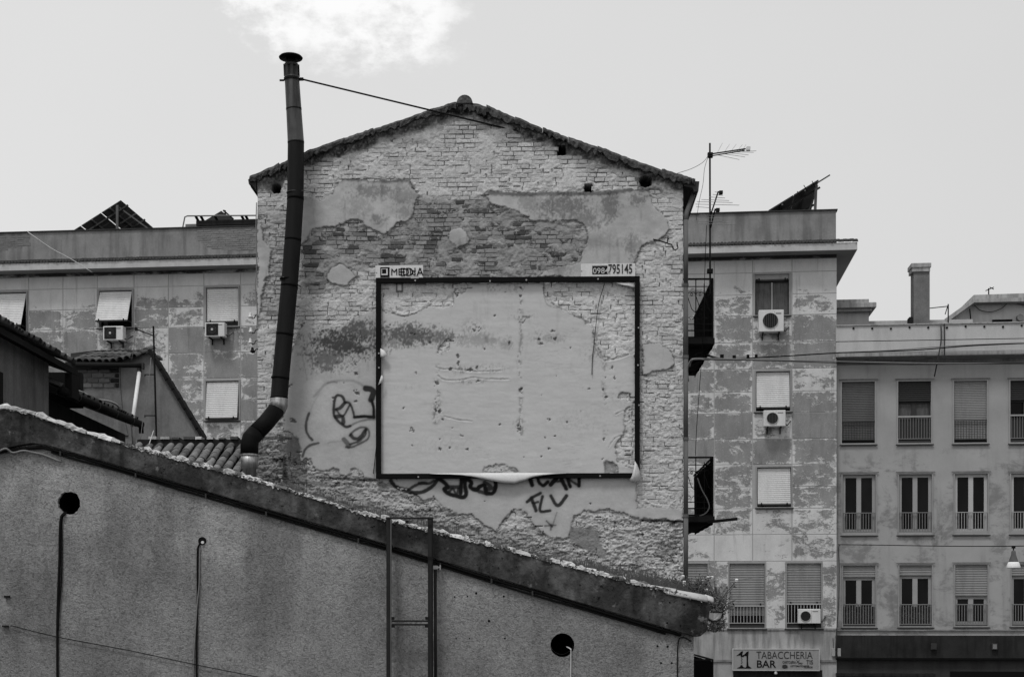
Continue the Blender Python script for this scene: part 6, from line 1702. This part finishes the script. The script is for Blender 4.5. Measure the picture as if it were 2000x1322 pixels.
# ================================================================== SHEDS ON THE LEFT
def tile_mesh(name, L=.42, r=.085):
    n = 8; vs = []
    for e, (y, rr_, zo) in enumerate(((0, r, .0), (L, r*.80, .012))):
        for lay in (0, .014):
            for k in range(n): an = math.pi*k/(n-1); vs.append(((rr_-lay)*math.cos(an), y, (rr_-lay)*math.sin(an)+zo))
    fs = []
    for k in range(n-1):
        fs += [(k,k+1,2*n+k+1,2*n+k),(n+k+1,n+k,3*n+k,3*n+k+1),(k+1,k,n+k,n+k+1)]
    fs += [(0,2*n,3*n,n),(n-1,2*n-1,4*n-1,3*n-1)]
    me = bpy.data.meshes.new(name); me.from_pydata(vs, [], fs); me.shade_smooth(); return me
TILE = tile_mesh('tile'); TILE.materials.append(M['tile'])
TILED = tile_mesh('tile'); TILED.materials.append(M['tile_dark'])
def tile_field(parent, origin, across, down, ncols, nrows, pitch, expo, me, rr, L=.42, base_mat=None, jitter=.012):
    """barrel tiles: origin = lower-left eave corner (world), across = unit along the eave, down = unit up the slope"""
    ac = Vector(across).normalized(); up = Vector(down).normalized(); nn = ac.cross(up).normalized()
    if nn.z < 0: nn = -nn
    from mathutils import Matrix
    for c in range(ncols):
        off_ = rr.uniform(-.05,.05)
        for r_ in range(nrows):
            p = Vector(origin)+ac*(c*pitch+rr.uniform(-jitter,jitter))+up*(r_*expo+off_+rr.uniform(-.02,.02))+nn*(.028+rr.uniform(-.006,.006))
            o = bpy.data.objects.new('tile', me); col.objects.link(o); o.parent = parent
            tiltv = (up - nn*.035 + ac*rr.uniform(-.03,.03)).normalized(); nz = ac.cross(tiltv); nz = nz if nz.z > 0 else -nz
            m3 = Matrix((ac, tiltv, nz)).transposed()
            o.matrix_local = Matrix.Translation(p) @ m3.to_4x4() @ Matrix.Scale(L/.42, 4)
# tiled roof between the left sheds and the gable (R3)
yaw = 0
t3 = thing('tiled_lean_to', 'low roof of weathered barrel tiles between the sheds and the flue pipe', 'roof', WF, (0,0,0))
rr = random.Random(6)
yR, yE = 24.6, 21.2
zR = P3(WF,400,872,yR)[2]; slope = math.tan(R(23)); zEv = zR-(yR-yE)*slope
xa = P3(WF,268,0,yR)[0]; xb = -4.05
up = Vector((0, 1, slope)).normalized()
MB().add([(xa,yE,zEv-.06),(xb,yE,zEv-.06),(xb,yR,zR-.06),(xa,yR,zR-.06),(xa,yE,zEv-.25),(xb,yE,zEv-.25),(xb,yR,zR-.25),(xa,yR,zR-.25)],[(0,1,2,3),(4,5,6,7),(0,1,5,4),(1,2,6,5),(2,3,7,6),(3,0,4,7)]).build('roof_bed', M['roof_dark'], t3)
tile_field(t3, (xa+.05, yE, zEv-.02), (1,0,0), up, int((xb-xa-.1)/.175)+1, 15, .175, .24, TILE, rr, L=.38, jitter=.02)
MB().box(xa, P3(WF,478,0,yR)[0], yR, yR+.2, 5, P3(WF,400,858,yR)[2]).build('back_wall', M['dark_wall'], t3)
for k in range(14):
    x = xa+.2+k*.2; MB().box(x, x+rr.uniform(.1,.2), yR-.03, yR+.22, P3(WF,400,858,yR)[2]+.001, P3(WF,400,858,yR)[2]+rr.uniform(.02,.05)).build('coping_stone', M['stone'] if rr.random() < .4 else M['stone_dark'], t3)
# shed L2: pale wall with raking right edge
d = 31.5
s2 = thing('plastered_shed', 'old plastered shed with a raking right edge and exposed hollow blocks', 'shed', WF, P3(WF,270,870,d))
b = P3(WF,270,870,d)
poly = [WF.p(*q_, d) for q_ in ((130,900),(130,712),(232,706),(262,697),(290,688),(330,752),(395,858),(395,900))]
MB().prism(poly, d, d+.3).build('wall', M['shed_plaster_pale'], s2, b)
for i in range(9):
    t0_, t1_ = i/9, (i+1)/9; pA = (291+t0_*106, 686+t0_*172); pB = (291+t1_*106, 686+t1_*172)
    a = Vector(P3(WF,pA[0],pA[1]-1,d)); c = Vector(P3(WF,pB[0],pB[1]+1,d)); 
    mb = MB(); nrm = Vector((.85,0,.53)).normalized()*.035
    vs = []
    for p in (a, c):
        for dd in (-.10, .36):
            vs += [p+Vector((0,dd,0))-nrm*.4+Vector((.0,0,.0)), p+Vector((0,dd,0))+nrm*1.6]
    mb.add(vs, [(0,1,3,2),(4,5,7,6),(0,1,5,4),(2,3,7,6),(1,3,7,5),(0,2,6,4)]).build('verge_tile', M['roof_dark'], s2, b)
# its roof: a short pitch of barrel tiles facing the street
rr = random.Random(9)
ze = P3(WF,150,707,d-.35)[2]
for i in range(10):
    px = 142+i*13.2; y_ = 707-(.0 if i < 6 else (i-6)*3.2)
    for r_ in range(3):
        o = bpy.data.objects.new('tile', TILED); col.objects.link(o); o.parent = s2
        p = Vector(P3(WF,px,y_,d-.30))-Vector(b)
        o.location = p+Vector((r_*.05,r_*.32,r_*.12+rr.uniform(-.01,.01))); o.rotation_euler = (R(17),0,R(-10)+rr.uniform(-.05,.05)); o.scale = (.95,.95,.95)
MB().add([Vector(P3(WF,138,709,d-.25)),Vector(P3(WF,232,707,d-.25)),Vector(P3(WF,290,686,d-.1)),Vector(P3(WF,290,683,d+1.2)),Vector(P3(WF,190,684,d+1.2)),Vector(P3(WF,138,690,d+1.2))],[(0,1,2,3,4,5)]).build('roof_bed', M['roof_dark'], s2, b)
MB().prism([WF.p(*q_, d-.06) for q_ in ((200,683),(290,679),(291,684),(200,688))], d+.8, d+1.2).build('ridge', M['tile_dark'], s2, b)
# dark upper strip and exposed blocks
MB().prism([WF.p(*q_, d-.01) for q_ in ((130,708),(232,706),(232,722),(130,722))], d-.10, d-.001).build('lintel', M['dark_wall'], s2, b)
MB().prism([WF.p(*q_, d-.02) for q_ in ((130,722),(235,720),(235,756),(238,790),(250,850),(130,850))], d-.03, d-.001).build('bare_wall', M['shed_plaster'], s2, b)
for r_ in range(4):
    y_ = 719+r_*9.6; x = 158+(0 if r_%2 else -9)
    while x < 228:
        w = 21; a, z1 = WF.p(x+1, y_+1, d-.05); b_, z0 = WF.p(min(x+w, 232), y_+8.6, d-.05)
        MB().box(a,b_,d-.05-rr.uniform(0,.015),d-.031,z0,z1).build('brick', M['block'] if x < 205 else M['dark_wall'], s2, b, bevel=.006); x += w+1
g0_ = P3(WF,148,712,d-.45); g1_ = P3(WF,280,713.5,d-.45)
o = thing('eaves_gutter', 'dark horizontal gutter in front of the hollow-block shed wall', 'gutter', WF, g0_)
MB().tube([g0_, g1_], .055, 12).build('trough', M['roof_dark'], o, g0_, smooth=True); MB().box(g1_[0]-.02,g1_[0]+.01,g1_[1]-.075,g1_[1]+.075,g1_[2]-.08,g1_[2]+.05).build('end_cap', M['trim_dark'], o, g0_)
b2 = P3(WF,272,724,d-.4)
o = thing('white_downpipe', 'slanting white plastic downpipe hanging from the dark gutter', 'downpipe', WF, b2)
MB().tube([P3(WF,272,717,d-.42),P3(WF,272,728,d-.42)], .05, 12).build('connector', M['trim_dark'], o, b2)
MB().tube([P3(WF,272,727,d-.42),P3(WF,258,830,d-2.0)], .042, 12).build('pipe', M['white_plastic'], o, b2, smooth=True)
MB().tube([P3(WF,258,828,d-2.0),P3(WF,259,838,d-2.2),P3(WF,262,870,d-2.4)], .036, 12).build('lower_pipe', M['rail_light'], o, b2, smooth=True)
# ladder-like aerial mast in front of it
b2 = P3(WF,306,870,25.6)
o = thing('aerial_mast', 'thin dark aerial mast standing before the plastered shed with a short side arm', 'antenna', WF, b2)
MB().tube([P3(WF,299.5,637,25.6),P3(WF,302,720,25.6),P3(WF,306,880,25.6)], .017, 8).build('mast', M['dark_iron'], o, b2)
MB().tube([P3(WF,266,643,25.4),P3(WF,300,656,25.6)], .011, 6).box(P3(WF,264,0,25.4)[0],P3(WF,268.5,0,25.4)[0],25.35,25.42,P3(WF,0,645,25.4)[2],P3(WF,0,640,25.4)[2]).build('side_arm', M['dark_iron'], o, b2)
for y_ in (731.5, 811.5): MB().tube([P3(WF,283,y_,25.5),P3(WF,303,y_,25.6)], .010, 6).tube([P3(WF,283,y_-1,25.5),P3(WF,283,y_+4,25.5)], .008, 6).build('wall_tie', M['dark_iron'], o, b2)
wire('fine pale wire falling from the aerial arm over the shed roof', [(266,645,25.4),(262,675,25.4),(257,704,25.4)], .005, M['cable_grey'], 2)
wire('fine pale wire slanting across the shed wall beside the mast', [(295,698,25.5),(288,770,25.3),(279,820,25.2),(274,864,25.0)], .005, M['cable_grey'], 2)
wire('short white wire end standing up behind the coping', [(300,841,24),(297,850,23.5),(291,868,23)], .008, M['cable_white'], 2)

# shed L1: wall receding on the left with a tiled eave
s1_ = thing('left_shed', 'dark shed at the far left whose tiled eave runs away from us', 'shed', WF, (-8.0,22,0))
b = (-8.0,22,0)
XE, XW = -7.66, -7.95
def onX(px, py, X): Y = X/((px-CXP)/FPX); return (X, Y, ZC+(HZP-py)/FPX*Y)
ya = 19.6; yb = 25.3
zEv = onX(60,669,XE)[2]
MB().box(-12, XW, ya, 24.6, 0, zEv+.05).build('wall', M['shed_plaster'], s1_, b)
MB().add([(-12,ya-.3,zEv+1.5),(XE,ya-.3,zEv-.02),(XE,yb,zEv-.02),(-12,yb,zEv+1.5),(-12,ya-.3,zEv+1.40),(XE,ya-.3,zEv-.12),(XE,yb,zEv-.12),(-12,yb,zEv+1.40)],[(0,1,2,3),(4,5,6,7),(0,1,5,4),(1,2,6,5),(2,3,7,6),(3,0,4,7)]).build('roof_deck', M['roof_dark'], s1_, b)
rr = random.Random(15)
upv = Vector((-1,0,.35)).normalized()
tile_field(s1_, (XE+.06-b[0], ya-.25-b[1], zEv-.0-b[2]), (0,1,0), upv, int((yb-ya+.2)/.2), 2, .2, .3, TILED, rr, L=.40)
MB().box(XE-.12, XE, yb-.35, yb+.05, zEv-.55, zEv-.13).build('beam_end', M['roof_dark'], s1_, b)
p0 = onX(3,790,XW); MB().box(XW-.0, XW+.02, p0[1]-.35, p0[1]+.02, p0[2]-.5, onX(3,728,XW)[2]).build('opening', M['black_paint_and_shade'], s1_, b)
# open dark space behind it and the lower tiled eave with its gutter
s3_ = thing('lower_eave_roof', 'low tiled roof edge with a long dark gutter below the left shed', 'roof', WF, (-7.2,24,0)); b = (-7.2,24,0)
XG = -7.85; g0_ = onX(113,763,XG); g1_ = onX(268,829,XG)
zg = g0_[2]; 
MB().box(-9.8, XG-.35, 24.9, 30.4, 0, zg-.05).build('wall', M['dark_wall'], s3_, b)  # near-black colour carries the shade under the eave
upv = Vector((-1,0,.40)).normalized()
MB().add([(XG-.02,g0_[1],zg+.03),(XG-.02,g1_[1],g1_[2]+.03),(XG-1.6,g1_[1],g1_[2]+.65),(XG-1.6,g0_[1],zg+.65),(XG-.02,g0_[1],zg-.05),(XG-.02,g1_[1],g1_[2]-.05),(XG-1.6,g1_[1],g1_[2]+.55),(XG-1.6,g0_[1],zg+.55)],[(0,1,2,3),(4,5,6,7),(0,1,5,4),(1,2,6,5),(2,3,7,6),(3,0,4,7)]).build('roof_bed', M['roof_dark'], s3_, b)
tile_field(s3_, (XG+.02-b[0], g0_[1]+.1-b[1], zg+.05-b[2]), (0,1,(g1_[2]-zg)/(g1_[1]-g0_[1])), upv, int((g1_[1]-g0_[1])/.2), 4, .2, .3, TILED, rr, L=.40)
MB().tube([Vector((XG+.08,g0_[1],zg)),Vector((XG+.08,g1_[1],g1_[2]))], .075, 12).build('gutter', M['roof_dark'], s3_, b, smooth=True)
MB().tube([Vector((XG+.08,g1_[1]-.0,g1_[2]+.02)),Vector((XG+.08,g1_[1]+.02,g1_[2]-.18))], .05, 10).build('outlet', M['roof_dark'], s3_, b)
MB().box(-9.8, -8.25, 27.4, 27.6, zg+.1, 9.63).build('opening_shade_sheet', M['black_paint_and_shade'], s3_, b)  # black sheet added in place of the open space's shade
for y_ in (25.6,26.8,28.0,29.2): MB().tube([Vector((XG+.08,y_,zg-.005+(g1_[2]-zg)*(y_-g0_[1])/(g1_[1]-g0_[1]))),Vector((XG+.08,y_+.03,zg-.005+(g1_[2]-zg)*(y_-g0_[1])/(g1_[1]-g0_[1])))], .083, 12).build('gutter_clip', M['trim_dark'], s3_, b)
cable('cable', 'pale plastic pipe snaking over the tiles of the lower eave', WF, [(118,760,25.0),(140,761,25.6),(160,766,26.3),(185,779,27.2),(210,783,28.1),(226,789,28.6),(233,796,28.8)], .022, M['rail_light'])
